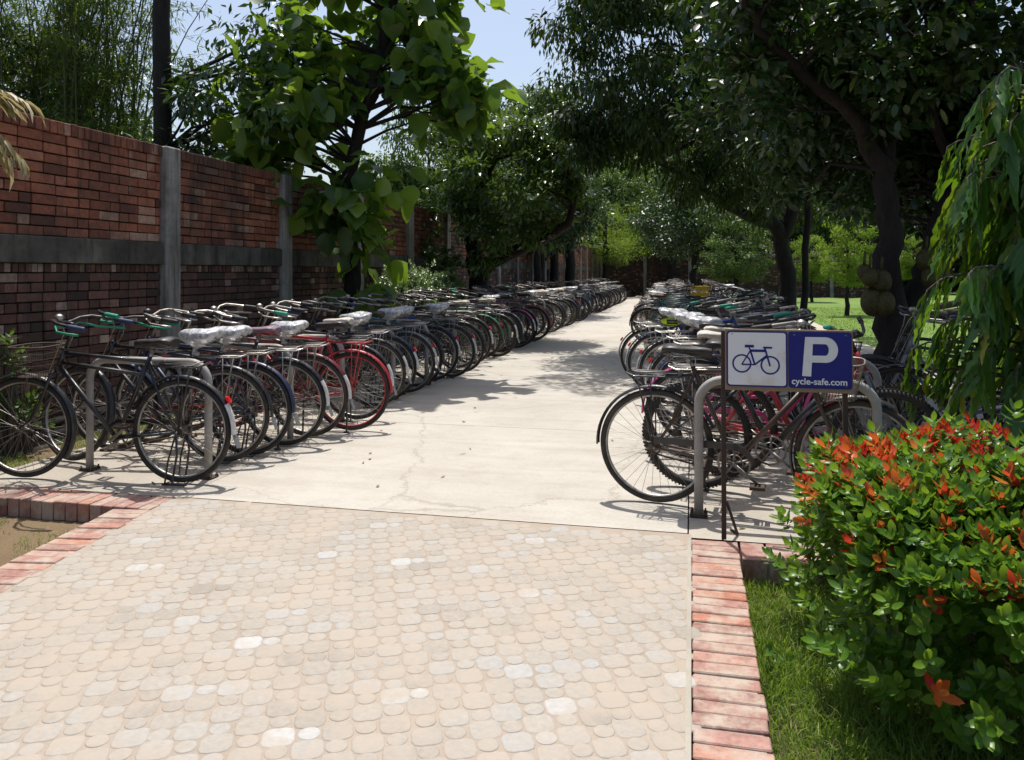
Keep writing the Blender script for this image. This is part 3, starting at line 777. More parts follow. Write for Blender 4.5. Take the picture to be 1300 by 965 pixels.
def merged(fs, name):
    """several part meshes as one, for bicycles too small to show the pieces"""
    V = []; F = []
    for me, off in fs:
        b = len(V); V += [tuple(v.co+Vector(off)) for v in me.vertices]; F += [tuple(b+i for i in p.vertices) for p in me.polygons]
    me = bpy.data.meshes.new(name); me.from_pydata(V, [], F); me.polygons.foreach_set('use_smooth', [True]*len(F)); me.materials.append(None); return me

BIKEN = [0]
def bike(x, y, heading, spec, label, group, lod=0):
    """heading: rotation about z of the direction rear->front. Places one bicycle with its parts."""
    BIKEN[0] += 1; r = random.Random(BIKEN[0]*17+3); g = spec.get
    root = empty('bicycle', label, 'bicycle', (x, y, 0), heading, group)
    root.rotation_euler = (g('lean', r.uniform(-.045, .045)), 0, heading)
    if 'scale' in spec: root.scale = (spec['scale'],)*3
    steer = g('steer', r.gauss(0, .32))
    Sm = Matrix.Translation(AX) @ Matrix.Rotation(steer, 4, AD) @ Matrix.Translation(-AX)
    mtb = g('type') == 'mtb'; step = g('type') == 'step'
    fc = M[g('color', 'black')]; fm = M[g('fender', g('color', 'black'))]
    def P(name, key, f, m, parent=root, steered=False):
        o = link(name, S(key, f), m, parent)
        if steered: o.matrix_local = Sm
        return o
    ty = M[g('tyre', r.choice(['rubber', 'rubber', 'rubber_tan']))]; rm = M[g('rim', 'rim' if lod == 0 else r.choice(['rim', 'steel', 'ruststeel']))]
    P('frame', ('fr', g('type')), frame_mtb if mtb else frame_step if step else (frame_roadster if r.random() < .5 or g('double') else lambda: frame_roadster(True)), fc)
    P('fork', 'fork', fork, fc if not mtb else M['grey'], steered=True)
    for (cx, st) in ((0, False), (WB, True)):
        if lod < 2:
            rot = Matrix.Rotation(r.uniform(0, 6), 4, 'Y')
            w = link('wheel', S('sp' if lod == 0 else 'sp1', (lambda: spokes(32)) if lod == 0 else (lambda: spokes(24, .0016, 3))), M['steel'], root)
            L_ = Matrix.Translation((cx, 0, WR)) @ rot
            w.matrix_local = (Sm @ L_) if st else L_
            link('tyre', S('tk' if mtb else 'ty', (lambda: tyre(.006, 56, True)) if mtb else tyre), ty, w)
            link('rim', S('rim', rim), rm, w)
        else:
            w = link('wheel', S('w2', lambda: merged([(tyre(0, 28).copy(), (0, 0, 0))], 'tyre')), ty, root)
            L_ = Matrix.Translation((cx, 0, WR)); w.matrix_local = (Sm @ L_) if st else L_
            link('rim', S('rim2', lambda: merged([(rim(28), (0, 0, 0)), (spokes(16, .002, 3), (0, 0, 0))], 'rim')), rm, w)
    if not mtb or g('mud'):
        f1 = link('mudguard', S('fr_r', lambda: fender(22, 182)), fm, root); f1.location = (0, 0, WR)
        f2 = link('mudguard', S('fr_f', lambda: fender(-35, 118)[0:0] if False else fender(215, 60)), fm, root)
        f2.matrix_local = Sm @ Matrix.Translation((WB, 0, WR))
        if lod < 2 or r.random() < .4:
            if g('tail', r.random() < .7): link('tail_patch', S('tp', tail_patch), M['tail_white'], f1)
            if g('refl', r.random() < .6): link('reflector', S('rf', reflector), M['reflector'], f1)
            if g('flap', r.random() < .3) and lod < 2: link('mud_flap', S('fl', flap), M['grey'], f1)
    hb = P('handlebar', 'hbf' if mtb else 'hb', bars_flat if mtb else bars_roadster, M['grip_black'] if mtb else M[r.choice(['chrome', 'steel', 'steel', 'black'] if lod == 0 else ['steel', 'black', 'ruststeel'])], steered=True)
    if lod < 2:
        for s in (-1, 1):
            link('grip', S(('gf' if mtb else 'g', s), (lambda: grip_flat(s)) if mtb else (lambda: grip(s))), M[g('grip', r.choice(['grip_black']*6+['grip_green', 'grip_navy']))], hb)
            if not mtb: link('brake_lever', S(('lv', s), lambda: lever(s)), M[g('lever', 'chrome')], hb)
        if not mtb:
            link('brake_rod', S('rods', rods), M['chrome'], hb)
            if g('bell', r.random() < .75): link('bell', S('bell', bell), M['chrome' if r.random() < .6 else 'black'], hb)
        if g('lamp'): link('headlamp', S('lamp', lamp), M['grip_black'], hb)
    sd = P('saddle', 'saddle', saddle, M[g('saddle', 'saddle_black')])
    if mtb: sd.location.x = .02
    P('seat_post', 'spm' if mtb else 'sp_', seatpost_mtb if mtb else seatpost, M['chrome'])
    if lod < 2: link('saddle_spring', S('spr', saddle_under), M['steel'], sd)
    if g('wrap'): link('saddle_wrap', S(('wr', r.randint(0, 2)), lambda: wrap(r.randint(0, 9))), M['wrap'], sd)
    if g('carrier', not mtb):
        c = P('carrier', 'car', carrier, M[g('carrier_mat', r.choice(['steel', 'steel', 'chrome', 'black'] if lod == 0 else ['steel', 'black', 'ruststeel']))])
        if lod == 0 and r.random() < .7: link('carrier_clip', S('cc', carrier_clip), M['steel'], c)
    if lod < 2:
        ck = P('crankset', 'ck', crank, M['steel'])
        P('chain', 'chain', chain, M['ruststeel'])
        for s in (-1, 1): link('pedal', S(('pd', s), lambda: pedal(s)), M['ruststeel'], ck)
        if g('guard', not mtb): P('chain_guard', 'cg', chainguard, M[g('guard_col')] if g('guard_col') else fm)
        if g('stand', r.choice([None, 'double', 'side'])) == 'double': P('stand', 'sd', stand_double, M['black'])
        elif g('stand', 'side') == 'side': P('stand', 'ss', stand_side, M['black'])
    if g('basket'): P('basket', 'bk', basket, M[g('basket_mat', 'ruststeel')], steered=True)
    return root
def face_dir(p, q): return math.atan2(q[1]-p[1], q[0]-p[0])

LG = 'bicycles parked in the left row'; RG = 'bicycles parked in the right row'
near_left = [
 ((-3.30, 4.61), (-4.37, 4.49), dict(color='black', basket=1, double=1, stand='double', saddle='saddle_black', grip='grip_navy', lever='grip_green', refl=1, tail=1, flap=1, steer=.05, lean=0, lamp=0, bell=1), 'black roadster bicycle with wire front basket, nearest to the camera in the left row'),
 ((-3.36, 5.18), (-4.40, 4.99), dict(color='black', wrap=1, grip='grip_green', lever='grip_green', stand='double', refl=0, tail=0, steer=-.35, lean=.02, guard_col='red'), 'black bicycle with plastic-wrapped saddle and green grips behind the one with the basket'),
 ((-3.30, 5.42), (-4.36, 5.34), dict(color='navy', wrap=1, stand='double', tail=0, refl=0, flap=1, steer=.2), 'dark navy bicycle with bagged saddle, third from the camera on the left'),
 ((-3.20, 5.78), (-4.3, 5.62), dict(color='black', fender='black', saddle='saddle_purple', tail=1, refl=0, grip='grip_black', steer=-.2, wrap=0), 'black bicycle with mauve saddle cover in the left row just before the red one'),
 ((-3.17, 6.14), (-4.28, 6.02), dict(color='maroon', fender='maroon', saddle='saddle_brown', tail=1, refl=0, wrap=1, steer=.3), 'maroon bicycle with wrapped brown saddle directly before the red bicycle'),
 ((-2.93, 6.46), (-4.05, 6.3), dict(color='red', fender='red', rim='red', carrier_mat='red', saddle='saddle_black', tail=0, refl=0, stand='side', flap=0, guard=1, steer=.1), 'bright red bicycle with red rims and red carrier in the left row'),
 ((-3.10, 6.95), (-4.25, 6.9), dict(color='black', tail=1, refl=0, saddle='saddle_white', flap=1, steer=.25), 'black bicycle with cream saddle cover just beyond the red bicycle'),
 ((-3.22, 7.66), (-4.3, 7.5), dict(color='black', tail=1, refl=0, wrap=1, flap=1, stand='double', steer=-.1), 'black bicycle with bagged saddle and muddy flap, second beyond the red bicycle'),
 ((-3.26, 8.12), (-4.4, 8.1), dict(color='navy', tail=1, refl=1, saddle='saddle_black', steer=.3), 'navy bicycle with bare black saddle, third beyond the red bicycle'),
 ((-3.22, 8.62), (-4.35, 8.5), dict(color='black', fender='grey', tail=1, refl=1, wrap=1, steer=.1), 'black bicycle with grey mudguards and wrapped saddle in the left row'),
 ((-3.28, 9.1), (-4.4, 9.05), dict(color='teal', fender='black', tail=0, wrap=1, steer=-.3), 'teal framed bicycle with black mudguards and wrapped saddle in the left row'),
 ((-3.26, 9.66), (-4.4, 9.5), dict(color='blue', fender='navy', tail=1, wrap=0, steer=.3), 'blue bicycle with bare saddle beyond the teal one in the left row'),
 ((-3.12, 10.0), (-4.3, 10.0), dict(color='black', tail=1, wrap=1, steer=0.0), 'black bicycle with white bag on its saddle beside the blue bicycle'),
]
for p, q, sp, lb in near_left: bike(p[0], p[1], face_dir(p, q), sp, lb, LG)
near_right = [
 ((-0.21, 4.86), (.92, 4.72), dict(color='brown', fender='black', saddle='saddle_black', tail=0, refl=0, tyre='rubber_tan', guard=1, carrier_mat='black', stand='', flap=0, steer=-.1, lean=.01, basket=1, basket_mat='steel'), 'dusty black roadster bicycle leaning on the hoop behind the parking sign'),
 ((0.03, 5.25), (1.16, 5.12), dict(color='black', tail=0, refl=0, saddle='saddle_black', type='mtb', mud=0, carrier=1, steer=.1), 'dark bicycle with knobbly tyres second from the camera in the right row'),
 ((0.22, 5.62), (1.35, 5.5), dict(color='red', type='mtb', grip='grip_black', steer=-.2, carrier=0, tyre='rubber_tan'), 'red mountain bicycle with thick frame, seen behind the parking sign'),
 ((0.0, 6.02), (1.13, 5.95), dict(color='pink', fender='pink', type='step', saddle='saddle_white', tail=0, refl=0, guard=1, steer=.3, basket=1), 'pink step-through bicycle with pink mudguards behind the parking sign'),
 ((0.05, 6.5), (1.18, 6.45), dict(color='black', tail=0, refl=0, saddle='saddle_white', carrier_mat='chrome', steer=.2), 'black bicycle with cream saddle and bright carrier beyond the pink bicycle'),
 ((0.02, 7.0), (1.15, 6.92), dict(color='navy', tail=1, refl=0, wrap=0, saddle='saddle_black', carrier_mat='chrome', steer=-.3), 'navy bicycle with bare saddle and white tail in the right row'),
 ((-0.06, 7.6), (1.07, 7.55), dict(color='black', tail=1, refl=1, wrap=1, carrier_mat='chrome', steer=.2), 'black bicycle with bagged saddle and red reflector, nearest of three bagged in the right row'),
 ((-0.2, 8.45), (.93, 8.4), dict(color='black', tail=1, refl=1, wrap=1, grip='grip_green', carrier_mat='chrome', steer=.1), 'black bicycle with bagged saddle and green grips in the right row'),
 ((-0.38, 9.2), (.75, 9.15), dict(color='blue', fender='navy', tail=1, refl=1, wrap=1, carrier_mat='chrome', steer=.1), 'blue bicycle with bagged saddle and red reflector in the right row'),
 ((-0.53, 9.97), (.6, 9.95), dict(color='black', tail=1, refl=1, saddle='saddle_black', carrier_mat='chrome', steer=0), 'black bicycle whose back wheel stands furthest out before the gap in the right row'),
]
for p, q, sp, lb in near_right: bike(p[0], p[1], face_dir(p, q), sp, lb, RG)
COLS = ['black', 'black', 'black', 'black', 'navy', 'grey', 'red', 'blue', 'green', 'maroon', 'pink', 'teal', 'brown', 'black']
CN = dict(black='black', navy='navy', grey='grey', red='red', blue='blue', green='green', maroon='maroon', pink='pink', teal='teal', brown='dark brown')
def spec_rand(r):
    c = r.choice(COLS); wr = r.random() < .12
    return dict(color=c, fender=c if r.random() < .6 else 'black', wrap=wr, saddle=r.choice(['saddle_black']*4+['saddle_brown', 'saddle_white']), basket=r.random() < .18,
                type=r.choice(['', '', '', 'step', 'mtb']), mud=1, carrier=1)
SN = dict(saddle_black='black saddle', saddle_brown='brown saddle', saddle_white='pale saddle')
def describe(sp, where):
    return '%s%s bicycle, %s, %s' % (CN[sp['color']], ' flat-bar' if sp['type'] == 'mtb' else '', 'bagged saddle' if sp['wrap'] else SN[sp['saddle']], where)
ORDB = ORD
rl = random.Random(21)
y = 10.5; k = 13
while y < 37:
    sp = spec_rand(rl); lod = 1 if y < 17 else 2
    if lod == 1: sp['type'] = '' if sp['type'] == 'mtb' else sp['type']
    if k < 30:
        lb = describe(sp, '%s from the camera in the left row' % ORD[k]); gr = LG
    else: lb = 'dark bicycle crammed among others towards the far end of the left row'; gr = 'bicycles crammed at the far end of the left row'
    if k >= 30: sp['color'] = rl.choice(['black', 'navy', 'black', 'brown']); sp['fender'] = 'black'
    bike(-3.3+rl.uniform(-.18, .18), y, PI+rl.uniform(-.17, .17), sp, lb, gr, lod)
    y += rl.uniform(.3, .52) if y < 22 else rl.uniform(.36, .58); k += 1
y = 10.8; k = 10; crate_bike = None
while y < 36:
    sp = spec_rand(rl); lod = 1 if y < 16 else 2
    x = -.1+rl.uniform(-.12, .12) if y < 15.4 else -.78+rl.uniform(-.1, .1)-min(.6, (y-15.4)*.04)
    if y < 14.9: x += .35
    if 15.9 < y < 16.6: sp['basket'] = True; sp['type'] = ''; sp['steer'] = 0
    if k < 30: lb = describe(sp, '%s from the camera in the right row' % ORD[k]); gr = RG
    else:
        sp['color'] = rl.choice(['black', 'navy', 'black', 'brown']); sp['fender'] = 'black'
        lb = 'dark bicycle crammed among others towards the far end of the right row'; gr = 'bicycles crammed at the far end of the right row'
    rb_ = bike(x, y, rl.uniform(-.17, .17), sp, lb, gr, lod)
    if crate_bike is None and y > 15.9: crate_bike = rb_
    y += rl.uniform(.36, .56); k += 1
k = 0
for y in [6.3, 6.85, 7.25]+[14.5+.62*i for i in range(26)]:
    sp = spec_rand(rl); lod = 1 if y < 11 else 2
    if y < 11: sp['color'] = rl.choice(['black', 'navy', 'grey']); sp['fender'] = 'black'; sp['basket'] = False
    if k < 30: lb = describe(sp, '%s in the right back row' % ORD[k])
    else: lb = 'dark bicycle furthest down the back row on the right'
    x = 2.65 if y < 8 else 2.2 if y < 11 else 1.5-(y-14)*.012
    bike(x+rl.uniform(-.12, .12), y, PI+rl.uniform(-.15, .15), sp, lb, 'bicycles in the back row on the right', lod); k += 1

# things carried by bicycles
bpy.context.view_layer.update()
def open_crate(w, d, h, t=.006):
    mb = MB(); mb.box((0, 0, t/2), (w, d, t), None, .5, .001)
    for s_ in (-1, 1):
        for (zz, hh) in ((h*.2, h*.3), (h*.82, h*.34)):
            mb.box((s_*(w/2-t/2), 0, zz), (t, d, hh), None, .5, .001); mb.box((0, s_*(d/2-t/2), zz), (w-2*t-.001, t, hh), None, .5, .001)
        for s2 in (-1, 0, 1):
            mb.box((s_*(w/2-t*.4), s2*(d/2-.02), h/2), (t*.7, .016, h*.9)); mb.box((s2*(w/2-.02), s_*(d/2-t*.4), h/2), (.016, t*.7, h*.9))
    mb.tube([(x_, y_, h) for (x_, y_) in ((-w/2, -d/2), (w/2, -d/2), (w/2, d/2), (-w/2, d/2))], .007, 6, closed=True)
    return mb
o = build(open_crate(.34, .28, .2), 'plastic_crate', M['yellow']); o.matrix_world = crate_bike.matrix_world @ Matrix.Translation((1.03, 0, .905))
tag(o, 'yellow plastic crate resting on the front basket of a bicycle in the right row', 'crate')
pouch = empty('saddle_bag', 'lime yellow and black bag on a bicycle carrier in the right row', 'bag', (-.22, 9.19, .785), .1)
mb = MB(); mb.sphere((0, 0, .05), .1, 20, 12, (1.25, .8, .5)); build(mb, 'bag_body', M['lime'], pouch)
mb = MB()
for yy in (-.03, .03): mb.tube([(.135*math.cos(a), yy, .05+.056*math.sin(a)) for a in [k*PI/12 for k in range(13)]], .007, 6)
mb.tube([(-.06, -.074, .03), (-.06, -.078, .06), (.06, -.078, .06), (.06, -.074, .03)], .012, 6, closed=True); build(mb, 'strap', M['grip_black'], pouch)
# ------------------------------------------------------------------ parking sign
sx, sy = at(908, 685); 
sign = empty('parking_sign', 'white and blue cycle parking sign board on two rusty iron legs', 'sign', (0.178, 4.24, 0), rz=0.0)
sign.rotation_euler = (math.radians(-4), 0, 0)
SW, SZ0, SZ1 = 0.622, 0.795, 1.095
def sgn(mb, name, m, parent): return build(mb, name, m, parent)
mb = MB(); mb.box((SW/2, 0.012, (SZ0+SZ1)/2-.004), (SW+.01, .016, SZ1-SZ0+.022), None, .5, .003); board = build(mb, 'backing_board', M['woodframe'], sign)
def rrect(x0, x1, z0, z1, r, y, n=6):
    P = []
    for (cx, cz, a0) in ((x1-r, z1-r, 0), (x0+r, z1-r, 90), (x0+r, z0+r, 180), (x1-r, z0+r, 270)):
        for k in range(n+1):
            a = math.radians(a0+90*k/n); P.append((cx+r*math.cos(a), y, cz+r*math.sin(a)))
    return P
def slab(P, th):
    mb = MB(); n = len(P); mb.v = list(P)+[(p[0], p[1]+th, p[2]) for p in P]
    mb.face(range(n)[::-1], .5, True); mb.face(range(n, 2*n), .5, True)
    for k in range(n): mb.face((k, (k+1) % n, n+(k+1) % n, n+k), .5, True)
    return mb
hw = SW/2
p1 = build(slab(rrect(0.002, hw-.004, SZ0+.006, SZ1-.004, .018, -.001), .004), 'symbol_panel', M['blue_enamel'], sign)
p1b = build(slab(rrect(0.010, hw-.012, SZ0+.014, SZ1-.012, .013, -.0022), .002), 'white_field', M['enamel'], p1)
p2 = build(slab(rrect(hw+.002, SW-.002, SZ0+.006, SZ1-.004, .014, -.001), .004), 'letter_panel', M['blue_enamel'], sign)
# pictogram of a bicycle
mb = MB(); cx, cz = hw/2, (SZ0+SZ1)/2
def bar(a, b, w):
    a = Vector((a[0], 0, a[1])); b = Vector((b[0], 0, b[1])); d = (b-a).normalized(); n = Vector((-d.z, 0, d.x))*w/2
    i = len(mb.v); q = [a+n, b+n, b-n, a-n]
    mb.v += [(p.x, -.0036, p.z) for p in q]+[(p.x, -.0021, p.z) for p in q]
    for f in ((0, 1, 2, 3), (7, 6, 5, 4), (0, 4, 5, 1), (1, 5, 6, 2), (2, 6, 7, 3), (3, 7, 4, 0)): mb.face([i+k for k in f], .5, True)
def u(x, y): return (0.010+(x-55)/(620-55)*(hw-.022), SZ1-.012-(y-140)/(705-140)*(SZ1-SZ0-.026))
for (wx, wy) in ((190, 475), (468, 488)):
    c = u(wx, wy); Rw = .0445; n = 40; i = len(mb.v)
    for k in range(n):
        a = 2*PI*k/n
        for rr_ in (Rw-.0042, Rw+.0042):
            for yy in (-.0034, -.0021): mb.v.append((c[0]+rr_*math.cos(a), yy, c[1]+rr_*math.sin(a)))
    for k in range(n):
        k2 = (k+1) % n; A, B = i+4*k, i+4*k2
        mb.face((A, A+2, B+2, B), .5, True); mb.face((A+2, A+3, B+3, B+2), .5, True); mb.face((A, B, B+1, A+1), .5, True)
rh, fh, bbp, sc_, hd = u(190, 485), u(468, 500), u(318, 485), u(275, 335), u(425, 335)
bar(rh, bbp, .0075); bar(rh, sc_, .007); bar(bbp, sc_, .0095); bar(sc_, hd, .0135); bar(bbp, u(435, 385), .0085); bar(u(415, 300), fh, .009)
bar(u(275, 335), u(262, 300), .007); bar(u(220, 287), u(310, 287), .014); bar(u(400, 300), u(488, 300), .010)
build(mb, 'bicycle_pictogram', M['blue_enamel'], p1)
def text(body, size, x, z, bold, parent, name, sxx=1.0):
    cu = bpy.data.curves.new(name, 'FONT'); cu.body = body; cu.size = size; cu.offset = bold; cu.extrude = .0008; cu.resolution_u = 6
    to = bpy.data.objects.new(name+'_src', cu); C.objects.link(to); bpy.context.view_layer.update()
    me = bpy.data.meshes.new_from_object(to.evaluated_get(bpy.context.evaluated_depsgraph_get())); bpy.data.objects.remove(to)
    w = max(v.co.x for v in me.vertices); x0 = min(v.co.x for v in me.vertices)
    for v in me.vertices: v.co = ((v.co.x-x0)*sxx, -v.co.z*1.0-.0026, v.co.y)
    me.name = name; me.materials.clear(); me.materials.append(None)
    o = link(name, me, M['lettering'], parent); o.location = (x, 0, z); return o, (w-x0)*sxx
# P drawn as a bold outline
mb = MB(); 
def v_(x, y): return (hw+.002+(x-625)/(1235-625)*(hw-.004), SZ1-.004-(y-150)/(745-150)*(SZ1-SZ0-.010))
outer = [(790, 205), (1000, 205)]
cxp, czp = 985, 338
arc_o = [(cxp+118*math.cos(math.radians(a)), czp+134*math.sin(math.radians(a))) for a in range(-90, 91, 12)]
arc_i = [(cxp-5+35*math.cos(math.radians(a)), czp+61*math.sin(math.radians(a))) for a in range(-90, 91, 12)]
def poly(pts, name='x'):
    i = len(mb.v); n = len(pts); q = [v_(*p) for p in pts]
    mb.v += [(p[0], -.0038, p[1]) for p in q]+[(p[0], -.0012, p[1]) for p in q]
    mb.face([i+k for k in range(n)], .5, True)
    for k in range(n): mb.face((i+k, i+n+k, i+n+(k+1) % n, i+(k+1) % n), .5, True)
poly([(788, 204), (866, 204), (842, 620), (755, 616)])
for k in range(len(arc_o)-1): poly([arc_o[k], arc_o[k+1], arc_i[k+1], arc_i[k]])
poly([(866, 204), (cxp, 204), (cxp-5, 277), (862, 277)]); poly([(856, 399), (cxp-5, 399), (cxp, 472), (851, 472)])
build(mb, 'letter', M['lettering'], p2)
o, w = text('cycle-safe.com', .044, hw+.016, SZ0+.026, .0008, p2, 'website_lettering')
tw = hw-.042; o.scale = (tw/w, 1, 1.05)
for (x, top, hgt) in ((-.012, 1.09, 0), (SW-.03, .85, 0)):
    mb = MB()
    mb.box((x, .03, top/2), (.024, .006, top), None, .5, .001); mb.box((x-.010, .042, top/2), (.005, .026, top))
    leg = build(mb, 'leg', M['ruststeel'], sign)
mb = MB(); mb.tube([(.0, .03, .2), (.06, .12, .012), (.03, .2, .012)], .008, 6); build(mb, 'brace', M['ruststeel'], sign)
for (bx, bz) in ((.03, SZ1-.02), (SW-.03, SZ1-.02), (SW-.03, SZ0+.02), (hw+.03, SZ1-.02)):
    mb = MB(); mb.tube([(bx, -.0045, bz), (bx, -.001, bz)], .0035, 8); build(mb, 'rivet', M['steel'], sign)

# ------------------------------------------------------------------ foliage tools
def nrm(a): return a/np.maximum(np.linalg.norm(a, axis=1, keepdims=True), 1e-9)
TPL = dict(
 simple=[(0, 0, 0), (.42, .5, .0), (1, 0, -.12)],
 narrow=[(0, 0, 0), (.3, .45, .03), (.7, .38, -.02), (1, 0, -.16)],
 oval=[(0, .08, 0), (.22, .42, .03), (.55, .5, .02), (.82, .3, -.04), (1, 0, -.12)],
 big=[(0, .06, 0), (.12, .34, .03), (.32, .5, .06), (.55, .48, .04), (.78, .3, -.03), (.92, .12, -.1), (1, 0, -.16)])
def leaves(name, P, D, U, L, W, tpl, tint, fold=0.16, curl=1.0, wave=0.0, rng=None):
    """one mesh of many leaves: P base, D towards the tip, U up of the blade"""
    st = TPL[tpl]; k = len(st); n = len(P)
    D = nrm(D); U = nrm(U - D*np.sum(U*D, 1, keepdims=True)); Sd = np.cross(D, U)
    V = np.zeros((n, k, 3, 3)); L = L[:, None]; W = W[:, None]
    for i, (t, w, z) in enumerate(st):
        c = P + D*L*t + U*L*z*curl
        V[:, i, 1] = c - U*(W*w*fold)
        ws = 0 if not wave else (rng.uniform(-1, 1, (n, 1))*wave*W)
        V[:, i, 0] = c + Sd*W*w + (U*ws*w*2 if wave else 0)
        V[:, i, 2] = c - Sd*W*w + (U*(ws*.7)*w*2 if wave else 0)
    V = V.reshape(-1, 3); base = (np.arange(n)*k*3)[:, None, None]
    q = []
    for i in range(k-1):
        for j in (0, 1): q.append([i*3+j, i*3+j+1, (i+1)*3+j+1, (i+1)*3+j])
    Q = (base+np.array(q)[None]).reshape(-1, 4); T = np.repeat(tint, len(q))
    return npmesh(name, V, Q, T)
def clumpy(rng, ells, nclump, rc, nleaf, shell=0.5):
    """clump centres in ellipsoids, leaf positions and outward directions"""
    ws = np.array([e[3]*e[4]*e[5] for e in ells])**.66; ws /= ws.sum()
    which = rng.choice(len(ells), nclump, p=ws); E = np.array(ells)[which]
    d = nrm(rng.normal(size=(nclump, 3))); r = rng.uniform(shell, 1, (nclump, 1))**.5
    cc = E[:, :3]+d*r*E[:, 3:6]
    rcs = rc*rng.uniform(.6, 1.35, (nclump, 1))
    idx = rng.integers(0, nclump, nleaf)
    g = rng.normal(size=(nleaf, 3)); g = nrm(g)*rng.uniform(.1, 1, (nleaf, 1))**.6
    P = cc[idx]+g*rcs[idx]*np.array([1, 1, .72]); ct = rng.uniform(-.18, .18, nclump)[idx]
    return cc, P, g, ct
def branches(mb, trunk, cc, rng, r0=.05, every=1, tipr=.008):
    """tubes from the trunk line to clump centres"""
    tr = [Vector(p) for p in trunk]
    for c in cc[::every]:
        c = Vector(c); best = min(tr[len(tr)//3:], key=lambda p: (p-c).length + max(0, p.z-c.z+0.2)*2)
        m1 = best.lerp(c, .4)+Vector(rng.uniform(-.12, .12, 3))*(c-best).length*.8+Vector((0, 0, (c-best).length*.08))
        m2 = best.lerp(c, .75)+Vector(rng.uniform(-.1, .1, 3))*(c-best).length*.7
        L = (c-best).length; rb_ = min(r0, .014+L*.011)
        mb.tube([best, m1, m2, c], [rb_, rb_*.7, rb_*.42, tipr*.6], 6, caps=False)
def densify(pts, radii, n=5, wob=.04, seed=0):
    out = []; rad = []; r = random.Random(seed)
    for i in range(len(pts)-1):
        a, b = Vector(pts[i]), Vector(pts[i+1])
        for k in range(n):
            t = k/n; out.append(a.lerp(b, t)+Vector((r.uniform(-wob, wob), r.uniform(-wob, wob), 0))*(1 if (i or k) else 0)); rad.append(radii[i]*(1-t)+radii[i+1]*t*1.0)
    out.append(Vector(pts[-1])); rad.append(radii[-1]); return out, [q*(1+r.uniform(-.05, .05)) for q in rad]
def tree(name, label, cat, base, trunks, ells, nclump, rc, nleaf, L, W, tpl, leafm, barkm, seed=0, droop=.4, shell=.5, up=0.3, group=None, tintm=.45, tints=.2, every=2, brr=.05, crown='crown', fold=.16, wave=0):
    rng = np.random.default_rng(seed); t = empty(name, label, cat, base, group=group)
    off = np.array(base); mb = MB(); main = None
    for (pts, rad) in trunks:
        p, r = densify(pts, rad, 5, .035, seed); p = [q-Vector(base) for q in p]
        mb.tube(p, r, 12); main = main or []; main += p
    E = [(e[0]-base[0], e[1]-base[1], e[2]-base[2], *e[3:]) for e in ells]
    cc, P, g, ct = clumpy(rng, E, nclump, rc, nleaf, shell)
    branches(mb, main, cc, rng, brr, every)
    build(mb, 'trunk', BK[barkm], t)
    D = g*0.8+rng.normal(size=g.shape)*.45+np.array([0, 0, -droop]); U = np.array([[0, 0, 1.0]])+rng.normal(size=g.shape)*.45+g*up
    Ls = L*rng.uniform(.65, 1.2, nleaf); Ws = W*rng.uniform(.75, 1.15, nleaf)
    tint = np.clip(rng.normal(tintm, tints, nleaf)+ct, 0, 1)
    me = leaves(crown, P, D, U, Ls, Ws, tpl, tint, fold, 1.0, wave, rng)
    link(crown, me, LF[leafm], t); return t

exec_trees = True
# --- teak-like young tree with very large leaves in front of the wall
tb = (-4.72, 10.35)
def at_z(px, py, zc):  return ray(px, zc, py)
tc = at_z(455, 150, 11.1)
teak = tree('teak_tree', 'young tree with very large round green leaves standing before the brick wall', 'tree', (tb[0], tb[1], -.05),
  [([(tb[0], tb[1], -.05), at_z(446, 330, 11.15), at_z(440, 230, 11.2), at_z(470, 120, 11.2), at_z(500, -10, 11.1), at_z(510, -120, 11.1)], [.13, .115, .10, .085, .06, .03])],
  [(*at_z(460, 40, 11.1), 1.55, 1.1, 1.3), (*at_z(380, 130, 10.9), .75, .8, .6), (*at_z(345, 165, 10.9), .65, .5, .35), (*at_z(560, 110, 11.0), .8, .7, .5), (*at_z(612, 125, 11.0), .5, .45, .32), (*at_z(320, 200, 10.9), .35, .35, .3), (*at_z(445, 225, 11.0), .75, .55, .75), (*at_z(458, 318, 10.95), .3, .35, .7),
   (*at_z(500, -70, 11.3), .9, .9, .6)],
  120, .40, 1380, .38, .28, 'big', 'teak', 'dark', 5, droop=.5, shell=.35, up=.2, every=1, brr=.035, fold=.34, wave=.2, tintm=.55, tints=.3)
# --- mango-like tree behind the left row, leaning trunk, waxy leaves
mango_b = (-4.55, 16.4)
tree('mango_tree', 'waxy-leaved tree with a leaning trunk beside the middle of the left bicycle row', 'tree', (mango_b[0], mango_b[1], 0),
  [([(mango_b[0], mango_b[1], -.05), at_z(608, 352, 16.9), at_z(625, 332, 16.8), at_z(680, 308, 16.4), at_z(720, 285, 16.2), at_z(735, 240, 16)], [.24, .22, .16, .13, .09, .05]),
   ([at_z(608, 352, 16.9), at_z(596, 300, 17), at_z(610, 240, 17), at_z(640, 180, 17)], [.2, .15, .11, .05])],
  [(*at_z(590, 290, 16.5), 1.0, 1.1, .95), (*at_z(650, 235, 16.4), 1.5, 1.6, 1.3), (*at_z(698, 250, 15.8), .75, 1.0, 1.05), (*at_z(600, 180, 17), 1.1, 1.3, 1.1), (*at_z(700, 170, 16.5), 1.0, 1.2, 1.0)],
  120, .42, 21000, .15, .06, 'simple', 'waxy', 'red', 8, droop=.25, shell=.35)
